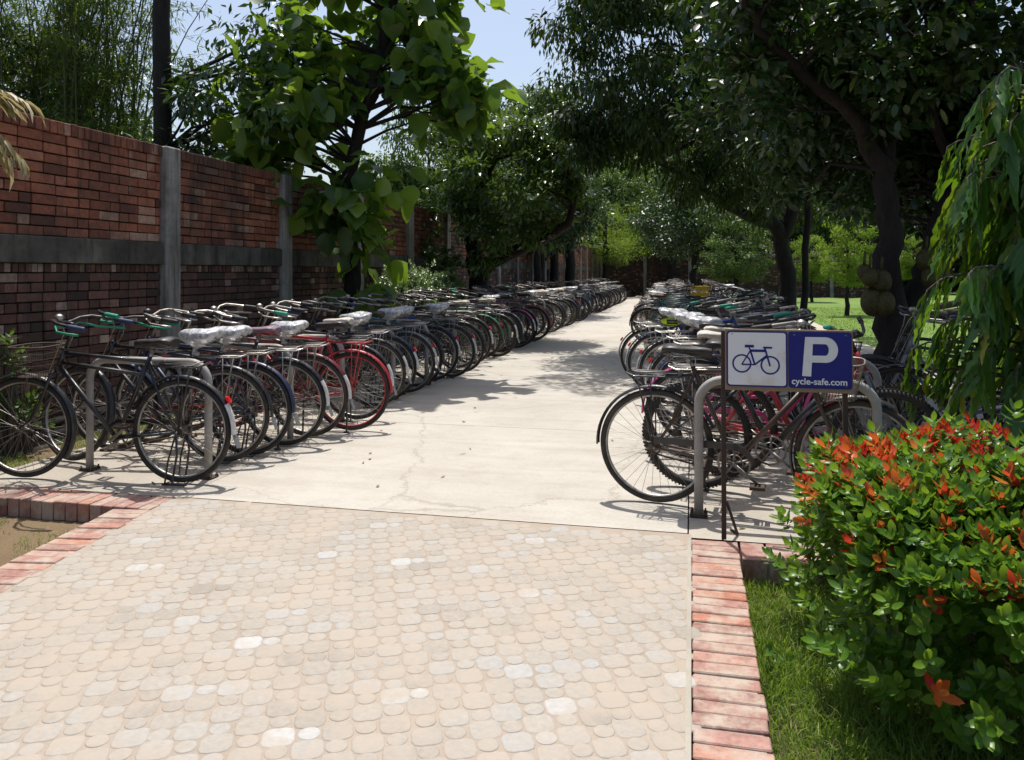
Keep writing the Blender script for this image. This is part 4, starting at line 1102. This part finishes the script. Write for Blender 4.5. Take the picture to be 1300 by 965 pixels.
# --- big dark tree whose crown overhangs the path
d1 = ray(1001, 16.5)
bigdark = tree('rain_tree', 'big dark tree leaning over the path from the right', 'tree', (d1[0], d1[1], 0),
  [([(d1[0], d1[1], -.05), at_z(1000, 345, 16.5), at_z(992, 300, 16.4), at_z(950, 240, 16), at_z(915, 170, 15.5), at_z(880, 80, 15), at_z(860, -40, 14.5)], [.22, .17, .15, .13, .10, .08, .04]),
   ([at_z(992, 300, 16.4), at_z(1030, 210, 16.5), at_z(1060, 100, 16.5), at_z(1080, -50, 16.5)], [.17, .14, .1, .05]),
   ([at_z(975, 285, 16.3), at_z(925, 262, 15.9), at_z(870, 225, 15.6), at_z(810, 190, 15)], [.13, .10, .07, .03])],
  [(*at_z(798, 60, 14), 1.5, 2.0, 2.0), (*at_z(764, 165, 14), .85, 1.5, .85), (*at_z(835, 135, 13.5), 1.6, 2.2, 1.15), (*at_z(900, 60, 14), 2.4, 2.6, 1.9), (*at_z(785, 0, 13.5), 1.1, 1.4, 1.6),
   (*at_z(960, 180, 15.5), 1.9, 2.2, 1.4), (*at_z(1050, 90, 15.5), 2.3, 2.6, 2.2), (*at_z(870, -90, 14), 3.2, 3.4, 1.5), (*at_z(890, 222, 15), 1.2, 1.5, .45), (*at_z(1065, 245, 17.5), 1.7, 1.4, .7), (*at_z(960, 255, 18), 1.2, 1.2, .5)],
  350, .46, 60000, .17, .048, 'simple', 'mango', 'dark', 12, droop=.95, shell=.25, every=3, brr=.06)
# --- jackfruit tree, near right
jb = ray(1140, 7.6)
jack = tree('jackfruit_tree', 'dark forked jackfruit tree with fruit on its trunk behind the parking sign', 'tree', (jb[0], jb[1], 0),
  [([(jb[0], jb[1], -.05), at_z(1137, 470, 7.6), at_z(1130, 380, 7.6), at_z(1126, 290, 7.6), at_z(1122, 215, 7.6), at_z(1080, 145, 7.4), at_z(1020, 95, 7.2), at_z(975, 50, 7.0), at_z(930, -20, 6.8)], [.23, .19, .14, .115, .095, .065, .05, .04, .022]),
   ([at_z(1140, 440, 7.6), at_z(1160, 385, 7.7), at_z(1185, 320, 7.8), at_z(1215, 230, 8.0), at_z(1230, 110, 8.1), at_z(1230, 0, 8.1)], [.15, .12, .11, .09, .07, .035]),
   ([at_z(1122, 215, 7.6), at_z(1135, 130, 7.7), at_z(1150, 30, 7.8), at_z(1150, -80, 7.8)], [.09, .08, .06, .03]),
   ([at_z(1215, 230, 8.0), at_z(1150, 60, 7.4), at_z(1230, 5, 7.0)], [.05, .04, .02])],
  [(*at_z(1010, 40, 7.3), .9, 1.1, .6), (*at_z(1130, 30, 7.4), 1.2, 1.4, .8), (*at_z(1240, 60, 7.6), .9, 1.3, .9), (*at_z(1060, 150, 8.6), .9, 1.0, .7), (*at_z(1200, 170, 8.8), 1.2, 1.2, .9),
   (*at_z(1080, -60, 7.4), 2.1, 2.2, .6), (*at_z(1240, 240, 9.4), 1.1, 1.0, .8), (*at_z(1090, 210, 9.8), 1.2, 1.0, .7), (*at_z(1130, -60, 9.6), 2.4, 1.6, .7), (*at_z(1000, 130, 10.5), 1.4, 1.2, .8), (*at_z(1290, 150, 8.0), .8, 1.0, .9), (*at_z(1160, 235, 8.4), .7, .6, .5), (*at_z(1060, 120, 7.2), .8, .7, .5)],  # widest lobes, mostly above the view, are added to shade the trunk
  430, .31, 33000, .135, .062, 'oval', 'dark', 'red', 14, droop=.15, shell=.2, every=2, brr=.04)
def jackfruit(c, r, sc, i):
    mb = MB(); rr_ = random.Random(i); n, m = 36, 24
    for a in range(m+1):
        th = PI*a/m
        for k in range(n):
            ph = 2*PI*k/n; q = r*(1+.07*((k+a) % 2)+.05*noise.noise(Vector((math.sin(th)*math.cos(ph)*2+i, math.sin(th)*math.sin(ph)*2, math.cos(th)*2))))
            mb.v.append((q*math.sin(th)*math.cos(ph), q*math.sin(th)*math.sin(ph), q*math.cos(th)*sc))
    for a in range(m):
        for k in range(n): mb.face((a*n+k, (a+1)*n+k, (a+1)*n+(k+1) % n, a*n+(k+1) % n), rr_.random(), False)
    mb.tube([(0, 0, r*sc*.95), (.01, 0.01, r*sc+.12)], .012, 6)
    o = build(mb, 'jackfruit', M['fruit'], jack); o.location = Vector(c)-Vector((jb[0], jb[1], 0)); return o
for i, (px, py, r, sc) in enumerate([(1104, 352, .07, 1.2), (1119, 357, .085, 1.25), (1107, 383, .095, 1.35), (1123, 385, .085, 1.3), (1097, 345, .06, 1.15), (1176, 330, .085, 1.2), (1190, 332, .09, 1.2), (1183, 352, .085, 1.2), (1195, 350, .07, 1.2)]):
    jackfruit(at_z(px, py, 7.3+.03*(i % 3)), r, sc, i)
# --- hanging-leaf tree at the right edge
rng = np.random.default_rng(31)
ab = ray(1322, 4.5); ash = empty('mast_tree', 'slender tree with long drooping wavy leaves at the right edge above the bush', 'tree', (ab[0], ab[1], 0))
mb = MB(); p, r = densify([(0, 0, -.1), (.01, .02, 1.2), (0, .03, 2.6), (.02, 0, 3.8)], [.05, .045, .035, .02], 4, .01, 3); mb.tube(p, r, 8)
LP, LD, LU = [], [], []
rr = random.Random(9)
for i in range(150):
    z0 = rr.uniform(.75, 2.5); a = rr.uniform(0, 2*PI); reach = rr.uniform(.28, .70)*(1-.36*max(0, z0-1.3)); drop = rr.uniform(.35, .8)
    pts = []
    for k in range(7):
        t = k/6; R_ = reach*math.sin(min(1, t*1.3)*PI/2); pts.append(Vector((R_*math.cos(a+.2*t), R_*math.sin(a+.2*t), z0+.14*math.sin(t*PI*.6)-drop*max(0, t-.25)**1.4)))
    mb.tube(pts, [.009, .008, .007, .006, .005, .0035, .002], 5, caps=False)
    for k in range(15):
        t = (k+.8)/15; f = t*6; j = min(5, int(f)); q = pts[j].lerp(pts[j+1], f-j); s = 1 if k % 2 else -1
        od = Vector((math.cos(a), math.sin(a), 0)); sd = Vector((-math.sin(a), math.cos(a), 0))
        d = Vector((0, 0, -1))+od*rr.uniform(.1, .5)+sd*s*rr.uniform(.15, .6)
        LP.append(q); LD.append(d); LU.append(od+Vector((0, 0, .5))+sd*rr.uniform(-.6, .6))
build(mb, 'trunk', BK['grey'], ash)
n = len(LP); LP, LD, LU = (np.array([tuple(v) for v in A]) for A in (LP, LD, LU))
TPL['wavy'] = [(0, .1, 0), (.12, .42, .02), (.24, .46, -.0), (.36, .5, .025), (.48, .46, -.0), (.6, .42, .02), (.74, .32, -.02), (.88, .18, .0), (1, 0, -.03)]
link('crown', leaves('crown', LP, LD, LU, rng.uniform(.17, .27, n), rng.uniform(.042, .056, n), 'wavy', np.clip(rng.normal(.5, .22, n), 0, 1), .3, 1, .25, rng), LF['ashoka'], ash)

# --- red-tipped bush in front
def bush(name, label, c, rad, nshoot, leafL, leafW, leafm, seed, red=0.0, per=9, group=None, stem=True, power=.5):
    rng = np.random.default_rng(seed); t = empty(name, label, 'bush', (c[0], c[1], c[2]), group=group)
    d = nrm(rng.normal(size=(nshoot, 3))); d[:, 2] = np.abs(d[:, 2])*1.0-.35*(rng.random(nshoot) < .35); d = nrm(d)
    fac = 1-np.abs(rng.normal(0, .12, (nshoot, 1))); inner = rng.random(nshoot) < .3; fac[inner] *= rng.uniform(.55, .9, (inner.sum(), 1))
    R_ = np.array(rad)[None]
    # squashed ellipsoid: flatter top
    e = np.sign(d)*np.abs(d)**power if power != 1 else d
    e = e/np.maximum(np.linalg.norm(e, axis=1, keepdims=True), 1e-9)
    lump = np.array([noise.noise(Vector(q)*2.3+Vector((seed, 0, 0))) for q in e])[:, None]
    Pc = e*fac*R_*(1+.16*lump)+np.array([[0, 0, rad[2]*.85]])
    Pc[:, 2] = np.where(Pc[:, 2] < .06, rng.uniform(.04, .3, nshoot)*min(1, rad[2]*2), Pc[:, 2])
    ax_ = nrm(d*.8+np.array([[0, 0, .9]])+rng.normal(size=d.shape)*.25)
    isred = (rng.random(nshoot) < red*np.clip((Pc[:, 2]/(rad[2]*1.85)-.45)*2.2, .03, 1)*np.where(Pc[:, 1] > -rad[1]*.05, 2.0, .45)) if red else np.zeros(nshoot, bool)
    def shoots(sel, per, lm, L, W, open_, nm, tmean):
        n0 = sel.sum(); P = np.repeat(Pc[sel], per, 0); A = np.repeat(ax_[sel], per, 0); n = len(P)
        k = np.tile(np.arange(per), n0); ph = k*2.4+np.repeat(rng.uniform(0, 6, n0), per)
        h = (k/per); tmp = np.tile(np.array([[0.3, .9, .1]]), (n, 1)); X = nrm(np.cross(A, tmp)); Y = np.cross(A, X)
        rad_ = X*np.cos(ph)[:, None]+Y*np.sin(ph)[:, None]
        op = (open_[0]+(open_[1]-open_[0])*(1-h))[:, None]
        D = A*(1-op)+rad_*op+rng.normal(size=A.shape)*.1; U = A*.9-rad_*.3+rng.normal(size=A.shape)*.12
        P = P+A*(h*L*1.0)[:, None]
        Ls = L*rng.uniform(.7, 1.15, n)*(1-.3*h); tint = np.clip(rng.normal(tmean, .2, n)+h*.25+np.repeat(rng.uniform(-.15, .15, n0), per), 0, 1)
        return link(nm, leaves(nm, P, D, U, Ls, W*rng.uniform(.85, 1.1, n)*(1-.2*h), 'oval', tint, .3, -.6), LF[lm], t)
    shoots(~isred, per, leafm, leafL, leafW, (.35, .9), 'foliage', .4)
    if red:
        far = Pc[:, 1] > rad[1]*.1
        shoots(isred & far, 7, 'redleaf', leafL*.62, leafW*.55, (.12, .55), 'red_shoots', .25)
        shoots(isred & ~far, 7, 'redleaf', leafL*1.0, leafW*.9, (.25, .75), 'red_shoots', .65)
    if stem:
        mb = MB()
        for k in range(0, nshoot, max(1, nshoot//160)):
            q = Vector(Pc[k]); mb.tube([(q.x*.12, q.y*.12, -.02), tuple(q*.5+Vector((0, 0, -.03))), tuple(q)], [.011, .007, .003], 5, caps=False)
        build(mb, 'stems', BK['grey'], t)
    return t
bush('clipped_bush', 'rounded green bush with red and orange young shoots in the right foreground', (1.38, 3.27, -.16), (1.06, 1.01, .52), 4200, .068, .031, 'bush', 41, red=.42)
rs = random.Random(77)
for i, (px, zc, rad, h, lb) in enumerate([(560, 15.2, 1.0, .84, 'low shrub with pale glinting leaves right of the large-leaved tree'), (515, 13.6, .7, .8, 'low shrub with pale glinting leaves behind the trunk of the large-leaved tree'),
                                          (610, 15.2, .6, .7, 'small shrub at the foot of the leaning waxy-leaved tree')]):
    x, y = ray(px, zc); x = -4.85
    bush('shrub', lb, (x, y, -.05), (.5, rad*1.3, h+.06), 560, .075, .034, 'pale', 50+i, per=8, group='low shrubs along the wall')
# weeds at the foot of the wall, left edge
for i, (px, zc, h) in enumerate([(12, 6.0, .5), (30, 6.15, .36)]):
    x, y = ray(px, zc); x = max(x, -5.2)
    bush('weed', ['tall', 'shorter'][i]+' yellow-green weed growing at the foot of the wall on the left edge', (x, y, -.05), (.12, .18, h), 22, .085, .035, 'mid', 60+i, per=6, power=1)

# --- background trees: a few crowns, shared by copies
def crown_tpl(kind, seed):
    rng = np.random.default_rng(seed)
    spec = dict(dark=([(0, 0, 4.6, 2.6, 2.6, 2.2), (1.2, .5, 3.6, 1.6, 1.6, 1.3), (-1.3, -.4, 3.9, 1.5, 1.5, 1.4)], 130, .55, 15000, .20, .085, 'simple', .4),
                mid=([(0, 0, 4.8, 2.2, 2.2, 2.6), (.9, -.6, 3.2, 1.4, 1.4, 1.1), (-.9, .5, 3.6, 1.3, 1.5, 1.3)], 110, .5, 12000, .19, .08, 'simple', .5),
                light=([(0, 0, 3.6, 2.2, 2.2, 1.5), (.9, .6, 2.7, 1.4, 1.4, .8), (-.9, -.5, 4.4, 1.4, 1.3, 1.2)], 90, .55, 16000, .13, .03, 'simple', .3))[kind]
    cc, P, g, ct = clumpy(rng, spec[0], spec[1], spec[2], spec[3], .3)
    n = spec[3]; D = g+rng.normal(size=g.shape)*.5+np.array([0, 0, -spec[7]]); U = np.array([[0, 0, 1.]])+rng.normal(size=g.shape)*.5
    me = leaves('crown', P, D, U, spec[4]*rng.uniform(.6, 1.2, n), spec[5]*rng.uniform(.7, 1.2, n), spec[6], np.clip(rng.normal(.45, .2, n)+ct, 0, 1))
    mb = MB(); p, r = densify([(0, 0, -.2), (.05, .03, 1.5), (.1, -.1, 3), (0, .05, 5)], [.2, .16, .12, .05], 5, .05, seed); mb.tube(p, r, 9)
    branches(mb, p, cc, rng, .05, 2)
    return me, mb.mesh('trunk')
TP = {k: crown_tpl(k, 100+i) for i, k in enumerate(('dark', 'mid', 'light'))}
def bgtree(kind, x, y, s, label, group=None, leafm=None, rz=0, sz=1.0, name='broadleaf_tree', z=-.1, bark='dark'):
    t = empty(name, label, 'tree', (x, y, z), rz, group); t.scale = (s, s, s*sz)
    link('trunk', TP[kind][1], BK[bark], t); link('crown', TP[kind][0], LF[leafm or kind], t); return t
BG = [
 # px, depth, kind, scale, label
 (325, 17.5, 'dark', .5, 1.4, 'loosely leaved tree over the wall between the bare trunk and the large-leaved tree'),
 (470, 24, 'mid', .8, .9, 'green tree behind the wall, right behind the large-leaved tree'),
 (545, 22, 'mid', .6, 1.7, 'tall tree behind the wall with its crown against the sky near the power lines'),
 (520, 32, 'dark', 1.0, .85, 'dark tree further behind the wall in the centre-left'),
 (60, 15, 'dark', .9, 1.0, 'dark tree behind the bamboo over the wall at the left edge'),
 (-60, 13, 'dark', .9, 1.0, 'dark tree beyond the wall at the left edge of the view')]
for px, zc, k, s, sz, lb in BG:
    x, y = ray(px, zc); bgtree(k, x, y, s, lb, 'trees behind the left wall', rz=px*.7, sz=sz)
FAR = [(640, 27, 'dark', 1.0, .9, 'broad dark tree at the middle of the left row, beyond the leaning tree'), (690, 30, 'mid', 1.0, 1.0, 'green tree with a thin trunk beyond the left row'),
 (688, 26, 'dark', .8, 1.2, 'dark tree with a straight trunk beside the far left row'), (768, 43.5, 'light', 1.15, .85, 'pale feathery tree over the far end of the left row'),
 (815, 51, 'light', 1.5, .82, 'pale feathery tree with low branches right at the path end'),
 (790, 54, 'mid', 1.5, .8, 'dark tree behind the wall at the end of the path'), (850, 46, 'mid', 1.3, 1.0, 'green tree right of the path end'), (880, 36, 'dark', 1.0, .9, 'dark tree beyond the far right row'),
 (925, 40, 'mid', 1.1, .95, 'leafy tree between the far right row and the lawn'), (935, 31, 'mid', .65, .8, 'small pale tree at the near corner of the lawn'),
 (1000, 52, 'dark', 1.6, .9, 'dark tree at the back of the lawn, behind the leaning trunk'), (1060, 58, 'mid', 1.5, .9, 'green tree at the back of the lawn behind the sapling'), (1120, 55, 'dark', 1.6, .85, 'dark tree at the back of the lawn behind the forked trunk'),
 (1180, 60, 'mid', 1.5, .9, 'green tree at the back of the lawn right of the forked trunk'), (1240, 52, 'dark', 1.5, .9, 'dark tree at the back of the lawn, behind the hanging leaves'), (1320, 50, 'dark', 1.6, .9, 'dark tree at the right edge behind the lawn'),
 (900, 62, 'dark', 1.9, 1.0, 'large dark tree far behind the right row'), (960, 66, 'dark', 2.0, .9, 'large dark tree far behind the lawn corner'), (1090, 68, 'dark', 2.0, .9, 'large dark tree far behind the lawn middle'), (1210, 68, 'dark', 2.0, .9, 'large dark tree far behind the right part of the lawn'),
 (700, 58, 'dark', 1.8, 1.0, 'large dark tree far behind the left row'), (760, 64, 'dark', 2.0, 1.1, 'tallest dark tree beyond the end wall'), (840, 70, 'dark', 2.2, 1.1, 'broad dark tree furthest down the path'), (640, 45, 'dark', 1.5, 1.2, 'dark tree far behind the wall, left of the path end')]
for px, zc, k, s, sz, lb in FAR:
    x, y = ray(px, zc); bgtree(k, x, y, s, lb, 'trees around the lawn and the path end', rz=px*1.3, sz=sz)
# saplings on the lawn
for px, zc, s, lb in [(1076, 26, .42, 'young tree with a thin straight trunk on the lawn, behind the sign'), (1030, 38, .42, 'sapling on the lawn between leaning trunk and young tree'),
                      (1262, 32, .45, 'sapling on the lawn behind the hanging leaves'), (1160, 42, .45, 'sapling on the lawn behind the forked trunk')]:
    x, y = ray(px, zc); bgtree('mid', x, y, s, lb, 'saplings on the lawn', rz=px, sz=1.1, name='sapling', leafm='light')
# dark understorey along the back of the lawn and the path end
i = 0
for px in range(560, 1340, 24):
    zc = (60 if px > 850 else 54)+4*math.sin(px); x, y = ray(px, zc)
    t = empty('hedge_shrub', 'dense dark shrub in the line closing the back of the lawn and path', 'shrub', (x, y, -.6), px, 'shrubs closing the back of the lawn'); t.scale = (1.1, 1.1, .75+.15*math.sin(px*1.7))
    link('crown', TP['dark'][0], LF['dark'], t).location.z = -1.4
# straight trunk behind the wall and plain trunks by the far left row
def pole_tree(px, zc, r, top, label, lean=0.0, ells=None, barkm='dark', nleaf=2500, name='tall_tree', L=.16, W=.06, leafm='dark', seed=1):
    x, y = ray(px, zc)
    return tree(name, label, 'tree', (x, y, 0), [([(x, y, -.1), (x+lean*.2, y, top*.4), (x+lean, y, top)], [r, r*.9, r*.7])], ells or [(x+lean, y, top, 1.5, 1.5, 1.2)], 30, .4, nleaf, L, W, 'simple', leafm, barkm, seed, every=2)
x, y = ray(205, 10.6)
pole_tree(203, 10.6, .135, 7.5, 'tall straight dark trunk rising behind the wall at the first post', .05, [(x+1.0, y+.4, 3.6, 1.0, 1.0, .6), (x+1.3, y+.6, 4.6, .8, .8, .5), (x+.1, y+.3, 3.0, .6, .6, .4), (x+1.7, y, 3.7, .7, .8, .4)], nleaf=3000, name='straight_tree', seed=3)
for px, zc, r, lb in [(681, 24, .13, 'left of three bare dark trunks beside the far left row'), (703, 27, .16, 'middle one of three bare dark trunks beside the far left row'), (723, 30, .2, 'thickest of three bare dark trunks beside the far left row')]:
    x, y = ray(px, zc); pole_tree(px, zc, r, 5.2, lb, .1, [(x-.8, y, 5.2, 1.5, 2.2, 1.2)], nleaf=3500, name='slender_tree', seed=px)
x, y = ray(1022, 15); pole_tree(1022, 15, .07, 4.6, 'thin dark trunk just right of the leaning tree', .1, [(x, y, 4.8, 1.2, 1.2, .9)], nleaf=2500, name='slender_tree', seed=6)

# bamboo over the wall
rng = np.random.default_rng(71); rr = random.Random(71); bx, by = ray(78, 12.5)
bam = empty('bamboo_clump', 'tall bamboo clump rising over the wall at the upper left', 'bamboo', (bx, by, 0))
mb = MB(); LP = []
for i in range(70):
    a = rr.uniform(0, 2*PI); q = rr.uniform(.1, 1.15); x0, y0 = q*math.cos(a)*1.35, q*math.sin(a)*.8; h = rr.uniform(5.5, 8.5); lx, ly = rr.gauss(.1, .45), rr.gauss(0, .4)
    pts = [(x0+lx*(t/8)**2.2*1.6, y0+ly*(t/8)**2.2*1.6, h*t/8*(1-.06*(t/8)**3)) for t in range(9)]
    mb.tube(pts, [.026-.0026*t for t in range(9)], 6, caps=False)
    for k in range(42):
        t = rr.uniform(.35, 1)*8; j = min(7, int(t)); c = Vector(pts[j]).lerp(Vector(pts[j+1]), t-j); b = rr.uniform(0, 2*PI); ln = rr.uniform(.15, .65)
        e = c+Vector((math.cos(b)*ln, math.sin(b)*ln, rr.uniform(-.15, .25)))
        mb.tube([c, e], [.004, .002], 3, caps=False)
        for m_ in range(9): LP.append(tuple(c.lerp(e, rr.uniform(.3, 1.1))+Vector((rr.gauss(0, .04), rr.gauss(0, .04), rr.gauss(0, .03)))))
build(mb, 'culms', BK['culm'], bam)
P = np.array(LP); n = len(P); D = rng.normal(size=(n, 3))*.7+np.array([0, 0, -.6])
link('foliage', leaves('foliage', P, D, np.array([[0, 0, 1.]])+rng.normal(size=(n, 3))*.5, rng.uniform(.1, .2, n), rng.uniform(.016, .026, n), 'simple', np.clip(rng.normal(.45, .25, n), 0, 1)), LF['bamboo'], bam)
# dry torn palm fronds poking in at the left edge
rr = random.Random(5); fb = ray(-78, 4.9); pl = empty('banana_plant', 'torn dry banana fronds reaching into view at the left edge before the wall', 'plant', (fb[0], fb[1], 0))
mb = MB(); p, r = densify([(0, 0, -.12), (.03, 0, 1.0), (0, 0, 2.2)], [.09, .08, .05], 4, .01, 1); mb.tube(p, r, 10)
LP, LD, LU, LL = [], [], [], []
for i in range(7):
    a = TH*0+rr.uniform(-.9, 1.2) if i < 5 else rr.uniform(2, 5); z0 = 2.48; L_ = rr.uniform(.36, .54)
    pts = [Vector((math.cos(a)*L_*t, math.sin(a)*L_*t, z0+.3*t*(-.2 if i % 2 else 1)-.3*t*t)) for t in (0, .2, .4, .6, .8, 1)]
    mb.tube(pts, [.016, .013, .010, .008, .006, .003], 5, caps=False)
    sd = Vector((-math.sin(a), math.cos(a), 0))
    for k in range(34):
        f = rr.uniform(.8, 5); j = min(4, int(f)); q = pts[j].lerp(pts[j+1], f-j); s = rr.choice((-1, 1))
        LP.append(tuple(q)); LD.append(tuple(sd*s*.6+(pts[j+1]-pts[j]).normalized()*1.0+Vector((0, 0, -rr.uniform(0, .5))))); LU.append((rr.gauss(0, .3), rr.gauss(0, .3), 1)); LL.append(rr.uniform(.1, .22))
build(mb, 'stem', BK['culm'], pl)
n = len(LP); link('fronds', leaves('fronds', np.array(LP), np.array(LD), np.array(LU), np.array(LL), np.full(n, .035), 'narrow', rng.uniform(0, 1, n), .4, 1.6), LF['dry'], pl)

# ------------------------------------------------------------------ grass
def grass(name, label, x0, x1, y0, y1, z, n, h, seed, mask=None, lean=.5, w=.0045):
    rng = np.random.default_rng(seed); P = np.column_stack([rng.uniform(x0, x1, n), rng.uniform(y0, y1, n), np.full(n, z)])
    dn = np.array([noise.noise(Vector((p[0]*2.2, p[1]*2.2, seed))) for p in P]); keep = dn > (mask if mask is not None else -1); P, dn = P[keep], dn[keep]; n = len(P)
    D = rng.normal(size=(n, 3))*np.array([lean, lean, .1])+np.array([0, 0, 1]); U = rng.normal(size=(n, 3))
    me = leaves(name, P, D, U, h*rng.uniform(.4, 1.2, n)*(1+.5*dn), np.full(n, w), 'narrow', np.clip(rng.normal(.4, .25, n)-dn*.3, 0, 1), .1, 2.2)
    return tag(link(name, me, LF['grass']), label, kind='stuff')
grass('grass', 'lush short grass beside the right brick border under the bush', .235, 2.3, 1.2, 3.98, -.125, 52000, .085, 1)
grass('grass', 'thin grass strip between the bicycle pad and the brick wall', -5.2, -4.7, 4.35, 16, -.02, 16000, .05, 2, -.25)
grass('grass', 'sparse grass tufts on the sunken soil bed at the left', -7, -3.36, 1.0, 3.98, -.115, 9000, .035, 3, -.02)
grass('grass', 'tufts of lawn grass beyond the right bicycle rows', 3.4, 16, 13.5, 34, -.07, 46000, .07, 4, -.4, .5, .011)
# litter: fallen leaves
rng = np.random.default_rng(90); n = 620; P = np.column_stack([rng.uniform(-4.6, 2.5, n), rng.uniform(4.4, 22, n)**1.0, np.full(n, .003)]); 
side = rng.random(n) < .75; P[side, 0] = np.where(rng.random(side.sum()) < .5, rng.uniform(-4.6, -3.2, side.sum()), rng.uniform(.1, 2.6, side.sum()))
D = rng.normal(size=(n, 3))*np.array([1, 1, .04]); 
tag(link('fallen_leaves', leaves('fallen_leaves', P, D, np.tile([[0, 0, 1.]], (n, 1)), rng.uniform(.02, .075, n), rng.uniform(.01, .03, n), 'oval', rng.uniform(0, .6, n), -.2, -.8), LF['dry']), 'scattered fallen leaves on the concrete', kind='stuff')
# weed seedling in the right grass
bush('seedling', 'tiny broad-leaved seedling in the grass beside the brick border', (at(985, 848, -.1)[0], at(985, 848, -.1)[1], -.12), (.04, .04, .05), 3, .055, .035, 'bush', 66, per=4, power=1, stem=False)
# power lines
for i, (p, q, lb) in enumerate([(ray(380, 40, 30), ray(760, 60, 160), 'upper of the two thin power lines crossing the sky gap'), (ray(380, 40, 48), ray(760, 60, 176), 'lower of the two thin power lines crossing the sky gap')]):
    p, q = Vector(p), Vector(q); mb = MB(); mb.tube([p.lerp(q, t/12)-Vector((0, 0, .8*math.sin(PI*t/12))) for t in range(13)], .03, 5)
    tag(build(mb, 'power_line', M['cable']), lb, 'cable', 'power lines')
# timber stack behind the jackfruit trunk
for i, (dx, dz, a) in enumerate(((0, .06, .1), (.16, .06, -.05), (.08, .17, .2))):
    x, y = ray(1185, 10.2); mb = MB(); d = Vector((math.cos(a-.5), math.sin(a-.5), .22)); c = Vector((x+.2, y+dx, .80+dz))
    mb.tube([c-d*.7, c, c+d*.7], [.05, .045, .04], 10)
    tag(build(mb, 'bamboo_pole', BK['grey']), ['lowest', 'middle', 'topmost'][i]+' pale pole of the small stack resting right of the forked trunk', 'pole', 'pale poles stacked by the trunk')
for i, s in enumerate((-.45, .55)):
    mb = MB(); c = Vector((ray(1185, 10.2)[0]+.2+s*.87, ray(1185, 10.2)[1]+.08-s*.48, 0)); zt = .80+s*.16
    mb.tube([c+Vector((-.2, -.2, -.05)), c+Vector((.15, .2, zt+.05))], .025, 8); mb.tube([c+Vector((.2, .2, -.05)), c+Vector((-.15, -.15, zt+.05))], .025, 8)
    tag(build(mb, 'pole_trestle', BK['dark']), ['left', 'right'][i]+' crossed trestle holding up the pale poles', 'trestle')

# ------------------------------------------------------------------ camera, sun, sky
cam = bpy.data.cameras.new('camera'); co = bpy.data.objects.new('camera', cam); C.objects.link(co)
co.location = (0, 0, H); co.rotation_euler = (PI/2, 0, TH)
cam.sensor_width = 36; cam.lens = 36*1000/1300; cam.shift_y = -137.5/1300; cam.clip_end = 2000; cam.clip_start = .05
bpy.context.scene.camera = co
EL = math.radians(70); AZ = TH+math.radians(4)       # azimuth measured from +Y towards -X
sd = Vector((-math.sin(AZ)*math.cos(EL), math.cos(AZ)*math.cos(EL), math.sin(EL)))
sl = bpy.data.lights.new('sun', 'SUN'); sl.energy = 4.6; sl.angle = math.radians(.53); sl.color = (1, .965, .915)
so = bpy.data.objects.new('sun', sl); C.objects.link(so); so.rotation_euler = sd.to_track_quat('Z', 'Y').to_euler()
w = bpy.data.worlds.new('World'); bpy.context.scene.world = w; w.use_nodes = True; nt = w.node_tree
sk = nt.nodes.new('ShaderNodeTexSky'); sk.sky_type = 'NISHITA'; sk.sun_disc = False; sk.sun_elevation = EL; sk.sun_rotation = -AZ
sk.dust_density = 3.0; sk.ozone_density = 0.3; sk.air_density = 1.0
bg = nt.nodes['Background']; nt.links.new(sk.outputs[0], bg.inputs[0]); bg.inputs[1].default_value = .148
s = bpy.context.scene; s.view_settings.view_transform = 'Standard'; s.view_settings.look = 'None'; s.view_settings.exposure = 0.14; s.view_settings.gamma = 1
s.render.engine = 'CYCLES'; s.cycles.max_bounces = 6; s.cycles.transparent_max_bounces = 8; s.cycles.diffuse_bounces = 3; s.cycles.glossy_bounces = 2
